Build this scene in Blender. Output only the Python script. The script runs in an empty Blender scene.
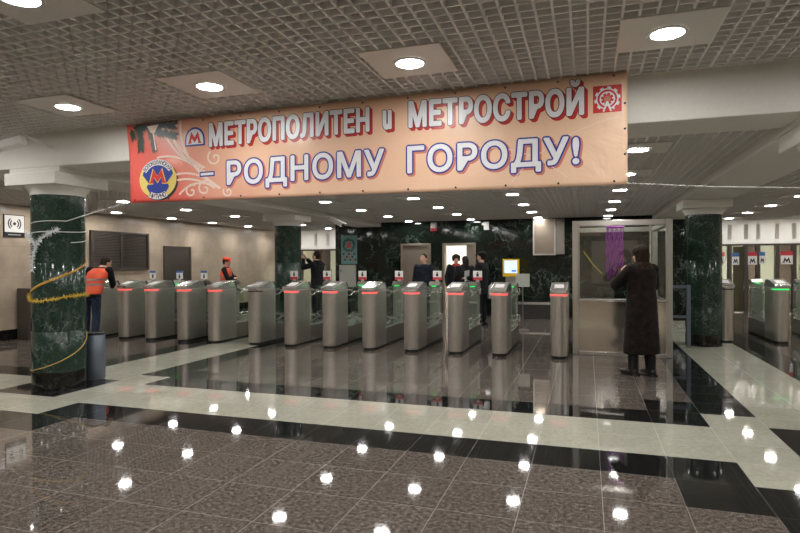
import bpy, bmesh, math, random
from mathutils import Vector, Matrix, Euler
random.seed(7)
S = bpy.context.scene
COL = S.collection
PI = math.pi

# ---------------------------------------------------------------- camera, world, exposure
YAW, PITCH, ROLL, FPX = -0.3144, -0.006, -0.0043, 575.4
CAMH = 1.450
def cam_axes():
    cy, sy, cp, sp = math.cos(YAW), math.sin(YAW), math.cos(PITCH), math.sin(PITCH)
    f = Vector((sy*cp, cy*cp, sp)); r = Vector((cy, -sy, 0)); u = r.cross(f)
    cr, sr = math.cos(ROLL), math.sin(ROLL)
    return r*cr + u*sr, u*cr - r*sr, f
r_, u_, f_ = cam_axes()
cam = bpy.data.cameras.new('camera'); camo = bpy.data.objects.new('camera', cam); COL.objects.link(camo)
camo.matrix_world = Matrix(((r_.x, u_.x, -f_.x, 0), (r_.y, u_.y, -f_.y, 0), (r_.z, u_.z, -f_.z, CAMH), (0, 0, 0, 1)))
cam.sensor_width = 36; cam.sensor_fit = 'HORIZONTAL'; cam.lens = FPX/800*36; cam.clip_start = 0.05; cam.clip_end = 200
S.camera = camo
w = bpy.data.worlds.new('world'); S.world = w; w.use_nodes = True
w.node_tree.nodes['Background'].inputs[0].default_value = (0.02, 0.02, 0.02, 1)
w.node_tree.nodes['Background'].inputs[1].default_value = 0.3
S.view_settings.view_transform = 'Standard'; S.view_settings.look = 'None'
S.view_settings.exposure = 0.0; S.view_settings.gamma = 1.0; S.view_settings.use_curve_mapping = False
LAMP_L = 124.0           # radiance of every downlight lens
CORR_L = 85.0

# ---------------------------------------------------------------- materials
def lin(c):
    return tuple((x/12.92 if x <= .04045 else ((x+.055)/1.055)**2.4) for x in [v/255 for v in c])
class N:
    def __init__(s, name):
        s.m = bpy.data.materials.new(name); s.m.use_nodes = True
        s.t = s.m.node_tree; s.b = s.t.nodes['Principled BSDF']; s.out = s.t.nodes['Material Output']
    def n(s, typ, **kw):
        k = s.t.nodes.new(typ)
        for a, v in kw.items():
            if a.startswith('i_'): k.inputs[a[2:].replace('_', ' ')].default_value = v
            elif a[0] == 'j': k.inputs[int(a[1:])].default_value = v
            else: setattr(k, a, v)
        return k
    def l(s, a, b): s.t.links.new(a, b)
    def math(s, op, a, b=None, clamp=False):
        k = s.t.nodes.new('ShaderNodeMath'); k.operation = op; k.use_clamp = clamp
        for i, v in enumerate((a, b)):
            if v is None: continue
            if isinstance(v, (int, float)): k.inputs[i].default_value = v
            else: s.l(v, k.inputs[i])
        return k.outputs[0]
    def mix(s, f, a, b):
        k = s.t.nodes.new('ShaderNodeMix'); k.data_type = 'RGBA'
        for i, v in ((0, f), (6, a), (7, b)):
            if isinstance(v, (int, float)): k.inputs[i].default_value = v
            elif isinstance(v, tuple): k.inputs[i].default_value = (*v[:3], 1)
            else: s.l(v, k.inputs[i])
        return k.outputs[2]
    def coord(s): return s.n('ShaderNodeTexCoord').outputs['Object']
    def ramp(s, f, p):
        k = s.t.nodes.new('ShaderNodeValToRGB'); s.l(f, k.inputs[0])
        e = k.color_ramp.elements
        while len(e) < len(p): e.new(.5)
        for q, (x, c) in zip(e, p): q.position = x; q.color = (*c[:3], 1) if isinstance(c, tuple) else (c, c, c, 1)
        return k.outputs[0]
def plain(name, rgb, rough=.5, metal=0, spec=.5, var=.06, scale=40):
    k = N(name); b = k.b
    b.inputs['Roughness'].default_value = rough; b.inputs['Metallic'].default_value = metal
    b.inputs['Specular IOR Level'].default_value = spec
    c = lin(rgb)
    nz = k.n('ShaderNodeTexNoise', i_Scale=scale, i_Detail=3.0); k.l(k.coord(), nz.inputs['Vector'])
    k.l(k.mix(nz.outputs['Fac'], tuple(x*(1-var) for x in c), tuple(min(1, x*(1+var)) for x in c)), b.inputs['Base Color'])
    return k.m
def emit(name, rgb, strength):
    k = N(name); b = k.b; b.inputs['Base Color'].default_value = (.02, .02, .02, 1)
    b.inputs['Emission Color'].default_value = (*lin(rgb), 1); b.inputs['Emission Strength'].default_value = strength
    return k.m
def glass(name, tint=(235, 245, 240), rough=0.0, amount=1.0):
    k = N(name); lw = k.n('ShaderNodeLayerWeight', i_Blend=.5); tr = k.n('ShaderNodeBsdfTransparent'); gl = k.n('ShaderNodeBsdfGlossy')
    tr.inputs[0].default_value = (*lin(tint), 1); gl.inputs['Roughness'].default_value = rough
    gl.inputs[0].default_value = (.95, .97, .96, 1)
    fr = k.math('ADD', .04, k.math('MULTIPLY', .96, k.math('POWER', lw.outputs['Facing'], 5.0)))
    ms = k.n('ShaderNodeMixShader'); k.l(k.math('MULTIPLY', fr, amount, True), ms.inputs[0])
    k.l(tr.outputs[0], ms.inputs[1]); k.l(gl.outputs[0], ms.inputs[2]); k.l(ms.outputs[0], k.out.inputs[0])
    k.t.nodes.remove(k.b); return k.m
T = 0.47; X0 = -2.2643; Y0 = 4.69
def stone(name, cols, seam, rough, scale=170, seamw=.008):
    k = N(name); c = k.coord(); sp = k.n('ShaderNodeSeparateXYZ'); k.l(c, sp.inputs[0])
    nz = k.n('ShaderNodeTexNoise', i_Scale=scale, i_Detail=2.0, i_Roughness=.7); k.l(c, nz.inputs['Vector'])
    n2 = k.n('ShaderNodeTexNoise', i_Scale=scale*.22, i_Detail=2.0); k.l(c, n2.inputs['Vector'])
    v = k.math('ADD', k.math('MULTIPLY', nz.outputs['Fac'], .7), k.math('MULTIPLY', n2.outputs['Fac'], .3))
    col = k.ramp(v, [(.34, lin(cols[0])), (.5, lin(cols[1])), (.66, lin(cols[2]))])
    # one tone per slab
    ix = k.math('FLOOR', k.math('DIVIDE', k.math('SUBTRACT', sp.outputs[0], X0), T))
    iy = k.math('FLOOR', k.math('DIVIDE', k.math('SUBTRACT', sp.outputs[1], Y0), T))
    cb = k.n('ShaderNodeCombineXYZ'); k.l(ix, cb.inputs[0]); k.l(iy, cb.inputs[1])
    wn = k.n('ShaderNodeTexWhiteNoise', noise_dimensions='3D'); k.l(cb.outputs[0], wn.inputs['Vector'])
    col = k.mix(k.math('MULTIPLY', wn.outputs['Value'], .22), col, tuple(x*.55 for x in lin(cols[1])))
    fx = k.math('FRACT', k.math('DIVIDE', k.math('SUBTRACT', sp.outputs[0], X0-T*seamw/2), T))
    fy = k.math('FRACT', k.math('DIVIDE', k.math('SUBTRACT', sp.outputs[1], Y0-T*seamw/2), T))
    g = k.math('MAXIMUM', k.math('LESS_THAN', fx, seamw), k.math('LESS_THAN', fy, seamw))
    k.l(k.mix(k.math('MULTIPLY', g, .75), col, lin(seam)), k.b.inputs['Base Color'])
    k.b.inputs['Roughness'].default_value = rough
    rr = k.math('ADD', rough, k.math('MULTIPLY', g, .3)); k.l(rr, k.b.inputs['Roughness'])
    k.b.inputs['IOR'].default_value = 1.5
    return k.m
def marble(name, dark, mid, vein, rough=.12, seams=None, scale=1.0, amount=.8):
    k = N(name); c = k.coord()
    nz = k.n('ShaderNodeTexNoise', i_Scale=2.6*scale, i_Detail=7.0, i_Roughness=.62); k.l(c, nz.inputs['Vector'])
    va = k.n('ShaderNodeVectorMath', operation='SCALE'); k.l(nz.outputs['Color'], va.inputs[0]); va.inputs['Scale'].default_value = 1.1/scale
    vb = k.n('ShaderNodeVectorMath', operation='ADD'); k.l(c, vb.inputs[0]); k.l(va.outputs[0], vb.inputs[1])
    vo = k.n('ShaderNodeTexVoronoi', feature='DISTANCE_TO_EDGE', i_Scale=2.4*scale); k.l(vb.outputs[0], vo.inputs['Vector'])
    v2 = k.n('ShaderNodeTexVoronoi', feature='DISTANCE_TO_EDGE', i_Scale=7.0*scale); k.l(vb.outputs[0], v2.inputs['Vector'])
    n2 = k.n('ShaderNodeTexNoise', i_Scale=1.7*scale, i_Detail=2.0); k.l(c, n2.inputs['Vector'])
    n3 = k.n('ShaderNodeTexNoise', i_Scale=14*scale, i_Detail=6.0, i_Roughness=.7); k.l(vb.outputs[0], n3.inputs['Vector'])
    base = k.mix(k.ramp(n3.outputs['Fac'], [(.35, 0.), (.68, 1.)]), lin(dark), lin(mid))
    veins = k.math('MULTIPLY', k.ramp(vo.outputs['Distance'], [(0.0, 1.), (.035, 0.)]), k.ramp(n2.outputs['Fac'], [(.42, 0.), (.62, amount)]))
    vein2 = k.math('MULTIPLY', k.ramp(v2.outputs['Distance'], [(0.0, 1.), (.03, 0.)]), k.ramp(n3.outputs['Fac'], [(.45, 0.), (.7, amount*.55)]))
    col = k.mix(k.math('MAXIMUM', veins, vein2), base, lin(vein))
    k.l(col, k.b.inputs['Base Color']); k.b.inputs['Roughness'].default_value = rough
    return k.m
def walltile(name, rgb, rgb2, seam, tx=.9, tz=.6, rough=.3):
    k = N(name); c = k.coord(); sp = k.n('ShaderNodeSeparateXYZ'); k.l(c, sp.inputs[0])
    nz = k.n('ShaderNodeTexNoise', i_Scale=3.0, i_Detail=6.0, i_Roughness=.65); k.l(c, nz.inputs['Vector'])
    col = k.mix(k.ramp(nz.outputs['Fac'], [(.35, 0.), (.65, 1.)]), lin(rgb), lin(rgb2))
    h = k.math('ADD', sp.outputs[0], sp.outputs[1])
    g = k.math('MAXIMUM', k.math('LESS_THAN', k.math('FRACT', k.math('DIVIDE', h, tx)), .008/tx), k.math('LESS_THAN', k.math('FRACT', k.math('DIVIDE', sp.outputs[2], tz)), .008/tz))
    k.l(k.mix(k.math('MULTIPLY', g, .5), col, lin(seam)), k.b.inputs['Base Color']); k.b.inputs['Roughness'].default_value = rough
    return k.m
def brushed(name, rgb, rough=.32, axis=(60, 60, 1.5), metal=.92):
    k = N(name); c = k.coord(); mp = k.n('ShaderNodeMapping'); k.l(c, mp.inputs[0]); mp.inputs['Scale'].default_value = axis
    nz = k.n('ShaderNodeTexNoise', i_Scale=4.0, i_Detail=4.0); k.l(mp.outputs[0], nz.inputs['Vector'])
    cc = lin(rgb)
    k.l(k.mix(nz.outputs['Fac'], tuple(x*.8 for x in cc), tuple(min(1, x*1.15) for x in cc)), k.b.inputs['Base Color'])
    k.b.inputs['Metallic'].default_value = metal
    k.l(k.math('ADD', rough-.08, k.math('MULTIPLY', nz.outputs['Fac'], .16)), k.b.inputs['Roughness'])
    return k.m
def fur(name, a, b, scale=22, rough=.8):
    k = N(name); c = k.coord()
    nz = k.n('ShaderNodeTexNoise', i_Scale=scale, i_Detail=5.0, i_Roughness=.7); k.l(c, nz.inputs['Vector'])
    k.l(k.ramp(nz.outputs['Fac'], [(.4, lin(a)), (.62, lin(b))]), k.b.inputs['Base Color'])
    k.b.inputs['Roughness'].default_value = rough; k.b.inputs['Specular IOR Level'].default_value = .25
    bp = k.n('ShaderNodeBump', i_Strength=.6, i_Distance=.02); k.l(nz.outputs['Fac'], bp.inputs['Height']); k.l(bp.outputs[0], k.b.inputs['Normal'])
    return k.m
M = {}
M['granite'] = stone('granite_brown', [(26, 23, 22), (86, 78, 72), (176, 163, 152)], (146, 136, 128), .04, scale=165)
M['black'] = stone('granite_black', [(16, 16, 16), (28, 28, 28), (48, 47, 46)], (70, 68, 64), .04)
M['cream'] = stone('marble_cream', [(176, 173, 156), (186, 184, 168), (196, 194, 178)], (168, 166, 150), .04, scale=25)
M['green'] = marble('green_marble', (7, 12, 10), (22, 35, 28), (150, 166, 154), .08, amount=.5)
M['green_column'] = marble('green_marble_column', (21, 36, 30), (48, 72, 60), (160, 176, 166), .12, scale=2.6, amount=.5)  # column stone: paler green than the wall marble, with finer veins
M['blackmarble'] = marble('black_marble', (12, 12, 12), (24, 24, 23), (70, 70, 68), .12)
M['beige'] = walltile('beige_stone', (172, 155, 135), (188, 172, 152), (140, 126, 108))
M['white'] = plain('white_paint', (226, 222, 214), .55)
M['ceil'] = plain('ceiling_metal', (240, 238, 234), .45)
M['plenum'] = plain('plenum_grey', (48, 47, 46), .8)
M['plate'] = plain('lamp_plate_white', (222, 218, 210), .4)
M['ring'] = plain('lamp_ring', (235, 235, 232), .3)
M['lamp'] = emit('lamp_lens', (255, 253, 250), LAMP_L)
M['lampc'] = emit('lamp_lens_corridor', (255, 252, 247), CORR_L)
M['steel'] = brushed('brushed_steel', (216, 211, 203), .3, metal=.86)
M['steel_dark'] = brushed('brushed_steel_dark', (150, 144, 136), .34, metal=.75)
M['polish'] = brushed('polished_steel', (222, 219, 214), .16, metal=.75)
M['mirror'] = brushed('mirror_steel', (226, 220, 210), .12, metal=.92)
M['tintglass'] = glass('tinted_glass', (178, 174, 170))
M['bluesteel'] = brushed('bin_steel', (120, 130, 142), .4, metal=.7)
M['black_plastic'] = plain('black_plastic', (24, 24, 25), .4)
M['dark_grey'] = plain('dark_grey', (58, 55, 52), .5)
M['panel_brown'] = plain('dark_panel', (78, 70, 63), .4)
M['door_metal'] = brushed('door_metal', (140, 128, 114), .38, metal=.6)
M['door_dark'] = brushed('door_dark', (92, 84, 77), .4, metal=.5)
M['glass'] = glass('clear_glass')
M['gateglass'] = glass('gate_glass', (246, 252, 249), amount=.8)
M['boothglass'] = glass('booth_glass', (244, 249, 246), amount=2.4)
M['red'] = emit('red_led', (255, 84, 80), 1.9)
M['greenled'] = emit('green_led', (40, 255, 120), 1.3)
M['led_off'] = plain('led_off', (70, 50, 48), .3)
M['sign_white'] = plain('sign_white', (236, 234, 230), .4)
M['sign_red'] = plain('sign_red', (205, 60, 70), .4)
M['sign_blue'] = plain('sign_blue', (70, 110, 170), .4)
M['ink'] = plain('ink_black', (22, 22, 24), .5)
M['yellow'] = plain('yellow_plastic', (232, 190, 40), .4)
M['screen'] = emit('screen', (205, 225, 255), 1.4)
M['screen_blue'] = emit('screen_blue', (90, 130, 235), 1.1)
M['skin'] = plain('skin', (205, 160, 135), .5, var=.08)
M['hair_dark'] = fur('hair_dark', (22, 17, 15), (46, 36, 30), 60)
M['hair_brown'] = fur('hair_brown', (30, 21, 16), (58, 42, 31), 60)
M['eye'] = plain('eye_dark', (28, 24, 22), .2)
M['lip'] = plain('lips', (165, 95, 88), .5)
M['jacket_black'] = fur('jacket_black', (15, 15, 17), (30, 30, 34), 18)
M['jacket_navy'] = fur('jacket_navy', (16, 19, 28), (32, 37, 52), 14)
M['trousers_dark'] = fur('trousers_dark', (16, 17, 20), (32, 33, 38), 25)
M['jeans'] = fur('jeans', (30, 40, 58), (54, 68, 92), 25)
M['shoe'] = plain('shoe_black', (16, 15, 15), .35)
M['furcoat'] = fur('fur_brown', (13, 9, 8), (40, 29, 23), 14)
M['furcollar'] = fur('fur_collar', (30, 21, 16), (76, 56, 42), 40)
M['vest'] = plain('orange_vest', (248, 96, 58), .6)
M['reflect'] = plain('grey_reflective', (150, 142, 136), .4)
M['orange_cap'] = plain('orange_cap', (250, 78, 40), .6)
M['red_coat'] = fur('red_scarf', (150, 40, 34), (190, 64, 50), 18)
M['beige_bag'] = plain('white_bag', (228, 226, 222), .6)
M['silver'] = plain('silver_tinsel', (232, 235, 237), .3, metal=.3)
M['gold'] = plain('gold_tinsel', (226, 198, 84), .3, metal=.1)
M['tape'] = plain('yellow_tape', (206, 158, 62), .5)
M['cord'] = plain('yellow_cord', (188, 160, 84), .6)
M['string'] = plain('white_string', (226, 226, 222), .6)
M['purple'] = plain('purple_tinsel', (186, 40, 190), .3, metal=.2)
M['teal'] = plain('poster_teal', (104, 150, 146), .5)
M['wreath'] = plain('poster_wreath', (30, 52, 40), .6)
M['poster_red'] = plain('poster_red', (196, 92, 84), .6)
M['cabinet'] = plain('cabinet_grey', (176, 178, 168), .5)
M['translucent'] = None
k = N('transom_white'); k.b.inputs['Base Color'].default_value = (.85, .85, .84, 1); k.b.inputs['Roughness'].default_value = .5
tl = k.n('ShaderNodeBsdfTranslucent'); tl.inputs[0].default_value = (.9, .9, .88, 1); ms = k.n('ShaderNodeMixShader', j0=.6)
k.l(k.b.outputs[0], ms.inputs[1]); k.l(tl.outputs[0], ms.inputs[2]); k.l(ms.outputs[0], k.out.inputs[0]); M['translucent'] = k.m
M['wood'] = plain('brown_wood', (110, 84, 62), .45)
M['corrwall'] = plain('corridor_wall', (196, 184, 168), .6)
# banner print: red at the left end running into peach
k = N('banner_print'); c = k.coord(); sp = k.n('ShaderNodeSeparateXYZ'); k.l(c, sp.inputs[0])
nz = k.n('ShaderNodeTexNoise', i_Scale=1.5, i_Detail=3.0); k.l(c, nz.inputs['Vector'])
f = k.math('ADD', k.math('ADD', sp.outputs[0], k.math('MULTIPLY', sp.outputs[2], .75)), k.math('MULTIPLY', k.math('SUBTRACT', nz.outputs['Fac'], .5), .5))
f = k.math('DIVIDE', f, 4.9)
colb = k.ramp(f, [(.0, lin((222, 78, 70))), (.15, lin((228, 104, 90))), (.24, lin((236, 164, 138))), (.38, lin((242, 198, 166))), (1.0, lin((244, 206, 174)))])
bw = k.n('ShaderNodeTexNoise', i_Scale=2.2, i_Detail=4.0, i_Distortion=1.2); k.l(c, bw.inputs['Vector']); bp = k.n('ShaderNodeBump', i_Strength=.5, i_Distance=.05); k.l(bw.outputs['Fac'], bp.inputs['Height']); k.l(bp.outputs[0], k.b.inputs['Normal'])
k.l(colb, k.b.inputs['Base Color']); k.b.inputs['Roughness'].default_value = .32
M['banner'] = k.m
M['swirl'] = plain('print_cream', (248, 222, 206), .4)
M['p_white'] = plain('print_white', (240, 240, 244), .35)
M['p_black'] = plain('print_black', (40, 26, 30), .35)
M['p_red'] = plain('print_red', (196, 44, 42), .35)
M['p_blue'] = plain('print_blue', (32, 56, 150), .35)
M['p_logored'] = plain('print_logo_red', (214, 50, 44), .35)
M['p_yellow'] = plain('print_yellow', (226, 204, 110), .35)
M['p_fir'] = plain('print_fir', (34, 62, 48), .4, var=.4, scale=20)
M['p_ribbon'] = plain('print_ribbon_shadow', (196, 170, 120), .4)
M['p_shade'] = plain('print_soft_red', (214, 128, 110), .4)

# ---------------------------------------------------------------- mesh helpers
class MB:
    def __init__(s): s.v = []; s.f = []; s.mi = []
    def add(s, vs, fs, mi=0):
        o = len(s.v); s.v += [tuple(x) for x in vs]; s.f += [tuple(i+o for i in q) for q in fs]; s.mi += [mi]*len(fs); return s
    def box(s, x0, x1, y0, y1, z0, z1, mi=0):
        vs = [(x, y, z) for z in (z0, z1) for y in (y0, y1) for x in (x0, x1)]
        return s.add(vs, [(0, 2, 3, 1), (4, 5, 7, 6), (0, 1, 5, 4), (2, 6, 7, 3), (0, 4, 6, 2), (1, 3, 7, 5)], mi)
    def quad(s, a, b, c, d, mi=0): return s.add([a, b, c, d], [(0, 1, 2, 3)], mi)
    def prism(s, pts, axis, a, b, mi=0):
        # pts: 2-D outline (counter-clockwise), extruded on axis from a to b
        def p(q, h): return {'x': (h, q[0], q[1]), 'y': (q[0], h, q[1]), 'z': (q[0], q[1], h)}[axis]
        n = len(pts); vs = [p(q, a) for q in pts] + [p(q, b) for q in pts]
        fs = [tuple(range(n))[::-1], tuple(range(n, 2*n))] + [(i, (i+1) % n, n+(i+1) % n, n+i) for i in range(n)]
        return s.add(vs, fs, mi)
    def lathe(s, prof, cx=0, cy=0, n=32, mi=0, cap=True):
        vs = []; fs = []
        for r, z in prof:
            for i in range(n):
                a = 2*PI*i/n; vs.append((cx+r*math.cos(a), cy+r*math.sin(a), z))
        for j in range(len(prof)-1):
            for i in range(n):
                i2 = (i+1) % n; fs.append((j*n+i, j*n+i2, (j+1)*n+i2, (j+1)*n+i))
        if cap: fs += [tuple(range(n))[::-1], tuple((len(prof)-1)*n+i for i in range(n))]
        return s.add(vs, fs, mi)
    def tube(s, pts, r, n=8, mi=0, flat=None):
        pts = [Vector(p) for p in pts]; m = len(pts); vs = []; fs = []
        rs = r if isinstance(r, (list, tuple)) else [r]*m
        up = None
        for i, p in enumerate(pts):
            t = (pts[min(i+1, m-1)]-pts[max(i-1, 0)]).normalized()
            if up is None: up = t.orthogonal().normalized()
            up = (up - t*up.dot(t)); up = up.normalized() if up.length > 1e-6 else t.orthogonal().normalized()
            b = t.cross(up)
            for k in range(n):
                a = 2*PI*k/n; vs.append(p + (up*math.cos(a) + b*math.sin(a))*rs[i])
        for i in range(m-1):
            for k in range(n):
                k2 = (k+1) % n; fs.append((i*n+k, i*n+k2, (i+1)*n+k2, (i+1)*n+k))
        fs += [tuple(range(n))[::-1], tuple((m-1)*n+k for k in range(n))]
        return s.add(vs, fs, mi)
    def ell(s, c, r, n=12, mi=0, rot=None):
        c = Vector(c); vs = []; fs = []; h = n//2+1
        R = rot or Matrix.Identity(3)
        for j in range(1, h):
            th = PI*j/h
            for i in range(n):
                a = 2*PI*i/n
                vs.append(c + R @ Vector((r[0]*math.sin(th)*math.cos(a), r[1]*math.sin(th)*math.sin(a), r[2]*math.cos(th))))
        top = len(vs); vs.append(c + R @ Vector((0, 0, r[2]))); bot = len(vs); vs.append(c + R @ Vector((0, 0, -r[2])))
        for j in range(h-2):
            for i in range(n):
                i2 = (i+1) % n; fs.append((j*n+i, (j+1)*n+i, (j+1)*n+i2, j*n+i2))
        for i in range(n):
            i2 = (i+1) % n; fs.append((top, i, i2)); fs.append((bot, (h-2)*n+i2, (h-2)*n+i))
        return s.add(vs, fs, mi)
    def cone(s, p0, r0, p1, r1, n=12, mi=0):      # capsule that tapers
        p0, p1 = Vector(p0), Vector(p1); s.tube([p0, p1], [r0, r1], n, mi)
        s.ell(p0, (r0,)*3, n, mi); s.ell(p1, (r1,)*3, n, mi); return s
    def loft(s, rings, n=20, mi=0):               # rings: (centre, rx, ry[, yaw])
        vs = []; fs = []
        for c, rx, ry, *o in rings:
            c = Vector(c); yw = o[0] if o else 0
            for i in range(n):
                a = 2*PI*i/n; x, y = rx*math.cos(a), ry*math.sin(a)
                vs.append(c + Vector((x*math.cos(yw)-y*math.sin(yw), x*math.sin(yw)+y*math.cos(yw), 0)))
        for j in range(len(rings)-1):
            for i in range(n):
                i2 = (i+1) % n; fs.append((j*n+i, j*n+i2, (j+1)*n+i2, (j+1)*n+i))
        fs += [tuple(range(n))[::-1], tuple((len(rings)-1)*n+i for i in range(n))]
        return s.add(vs, fs, mi)
    def mesh(s, name, mats, smooth=False):
        me = bpy.data.meshes.new(name); me.from_pydata([tuple(v) for v in s.v], [], s.f)
        for m in (mats if isinstance(mats, (list, tuple)) else [mats]): me.materials.append(m)
        me.polygons.foreach_set('material_index', s.mi)
        me.validate()
        if smooth:
            me.polygons.foreach_set('use_smooth', [True]*len(me.polygons))
            if smooth != 'all': me.set_sharp_from_angle(angle=math.radians(38))
        me.update(); return me
    def build(s, name, mats, parent=None, smooth=False, bevel=0, loc=None):
        o = bpy.data.objects.new(name, s.mesh(name, mats, smooth)); COL.objects.link(o)
        if parent: o.parent = parent
        if loc: o.location = loc
        if bevel:
            b = o.modifiers.new('bevel', 'BEVEL'); b.width = bevel; b.segments = 2; b.limit_method = 'ANGLE'; b.angle_limit = math.radians(40)
        return o
    def remesh(s, name, mat, parent=None, voxel=.012, smooth=4):
        o = bpy.data.objects.new(name, s.mesh(name, mat)); COL.objects.link(o)
        r = o.modifiers.new('r', 'REMESH'); r.mode = 'VOXEL'; r.voxel_size = voxel
        sm = o.modifiers.new('s', 'SMOOTH'); sm.factor = .5; sm.iterations = smooth
        dg = bpy.context.evaluated_depsgraph_get(); me = bpy.data.meshes.new_from_object(o.evaluated_get(dg))
        o.modifiers.clear(); old = o.data; o.data = me; bpy.data.meshes.remove(old); me.name = name
        if not me.materials: me.materials.append(mat)
        me.polygons.foreach_set('use_smooth', [True]*len(me.polygons))
        if parent: o.parent = parent
        return o
def tag(o, label, cat, group=None, kind=None):
    o['label'] = label; o['category'] = cat
    if group: o['group'] = group
    if kind: o['kind'] = kind
    return o
def thing(name, label, cat, loc=(0, 0, 0), rz=0, group=None):
    o = bpy.data.objects.new(name, None); COL.objects.link(o); o.location = loc; o.rotation_euler = (0, 0, rz); o.empty_display_size = .1
    return tag(o, label, cat, group)
def struct(o): o['kind'] = 'structure'; return o
def copy_tree(o, parent=None):
    c = o.copy(); COL.objects.link(c)
    if parent: c.parent = parent
    for ch in list(o.children): copy_tree(ch, c)
    return c
ORD = ['first', 'second', 'third', 'fourth', 'fifth', 'sixth', 'seventh', 'eighth', 'ninth', 'tenth', 'eleventh', 'twelfth', 'thirteenth']

# ---------------------------------------------------------------- setting
XL, XR, YF, YB = -10.6, 6.6, -3.2, 15.65
YG = 18.5
CZF, CZB = 2.95, 2.62
def cell(n, m):
    # slab index n along X, m along Y (in slabs): which stone lies there; the inlay is mirror-symmetric about n = 0.5
    q = n if n >= .5 else 1-n            # mirrored: now the right half
    if 0.25 < m < 2.25 and 8 < q < 10: return 1     # square under a column
    if 7 < q < 8 and (m > 3 or m < -1): return 1
    if 6 < q < 7 and (3 < m < 4 or -2 < m < -1): return 1
    if q < 7 and (2 < m < 3 or -1 < m < 0): return 1
    if q < 8 and (0 <= m <= 2): return 2
    if 7 < q < 8: return 2
    if 8 < q < 10: return 2
    if 10 < q < 11 and (m > 2 or m < 0): return 1
    if q > 10 and 0 < m < 2: return 2
    if q > 10 and (2 < m < 3 or -1 < m < 0): return 1
    return 0
xs = sorted({round(X0+i*T, 5) for i in range(-19, 21)} | {XL, XR+1})
ys = sorted({round(Y0+i*T, 5) for i in range(-18, 37)} | {round(Y0+.25*T, 5), round(Y0+2.25*T, 5)})
xs = [x for x in xs if XL-1.2 <= x <= XR+.5]
mb = MB()
idx = {}
for j, y in enumerate(ys):
    for i, x in enumerate(xs): idx[i, j] = len(mb.v); mb.v.append((x, y, 0))
for j in range(len(ys)-1):
    for i in range(len(xs)-1):
        n = ((xs[i]+xs[i+1])/2-X0)/T; m = ((ys[j]+ys[j+1])/2-Y0)/T
        mb.f.append((idx[i, j], idx[i+1, j], idx[i+1, j+1], idx[i, j+1])); mb.mi.append(cell(n, m))
struct(mb.build('floor', [M['granite'], M['black'], M['cream']]))

# walls
mb = MB(); mb.box(XL-.2, XL, YF, 22, 0, 3.1); struct(mb.build('wall_left', M['beige']))
mb = MB(); mb.box(XR, XR+.2, YF, 22, 0, 3.1); struct(mb.build('wall_right', M['beige']))
mb = MB(); mb.box(XL, XR, YF-.2, YF, 0, 3.1); struct(mb.build('wall_front', M['beige']))
D2 = (-5.06, -4.17, 2.0); D3 = (-3.84, -2.90, 2.0)
WBX0, WBX1 = -7.1, 2.9
mb = MB()
for a, b in ((WBX0, D2[0]), (D2[1], D3[0]), (D3[1], WBX1)): mb.box(a, b, YB, YB+.3, 0, 2.75)
for d in (D2, D3): mb.box(d[0], d[1], YB, YB+.3, d[2], 2.75)
mb.box(WBX0, WBX0+.3, YB+.3, YG+3, 0, 2.75); mb.box(WBX1-.3, WBX1, YB+.3, YG+3, 0, 2.75)
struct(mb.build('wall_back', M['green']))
mb = MB(); mb.box(XL, XL+.025, YF, YG, 0, .2); struct(mb.build('baseboard_left', M['blackmarble']))
mb = MB()
for a, b in ((WBX0, D2[0]), (D2[1], D3[0]), (D3[1], WBX1)): mb.box(a, b, YB-.025, YB, 0, .2)
struct(mb.build('baseboard_back', M['blackmarble']))
# door_2: closed steel door in the green wall; door_3: doorway standing open to a bright room
def doorframe(name, d, panel):
    mb = MB(); w = .07
    mb.box(d[0], d[0]+w, YB-.03, YB+.2, 0, d[2]); mb.box(d[1]-w, d[1], YB-.03, YB+.2, 0, d[2]); mb.box(d[0]+w, d[1]-w, YB-.03, YB+.2, d[2]-w, d[2])
    o = struct(mb.build(name, M['door_metal'], bevel=.006))
    return o
o = doorframe('door_2', D2, True)
mb = MB(); mb.box(D2[0]+.07, D2[1]-.07, YB+.04, YB+.09, .01, D2[2]-.07); mb.build('door_leaf', M['door_metal'], o, bevel=.004)
mb = MB(); mb.tube([(D2[1]-.16, YB+.04, .98), (D2[1]-.16, YB-.01, .98), (D2[1]-.28, YB-.01, .98)], .012); mb.build('door_handle', M['polish'], o, smooth=True)
o = doorframe('door_3', D3, False)
mb = MB(); mb.box(-3.17, -2.97, YB+.03, YB+.08, .01, D3[2]-.07); mb.build('door_leaf', M['door_metal'], o, bevel=.004)
mb = MB(); mb.tube([(-3.12, YB+.03, .98), (-3.12, YB-.02, .98), (-3.04, YB-.02, .98)], .012); mb.build('door_handle', M['polish'], o, smooth=True)
mb = MB(); mb.box(-4.5, -2.2, 18.2, 18.3, 0, 2.6); mb.box(-4.6, -4.5, YB+.3, 18.3, 0, 2.6); mb.box(-2.2, -2.1, YB+.3, 18.3, 0, 2.6); mb.box(-4.6, -2.1, YB+.3, 18.3, 2.6, 2.7)
struct(mb.build('wall_room', M['white']))
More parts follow.
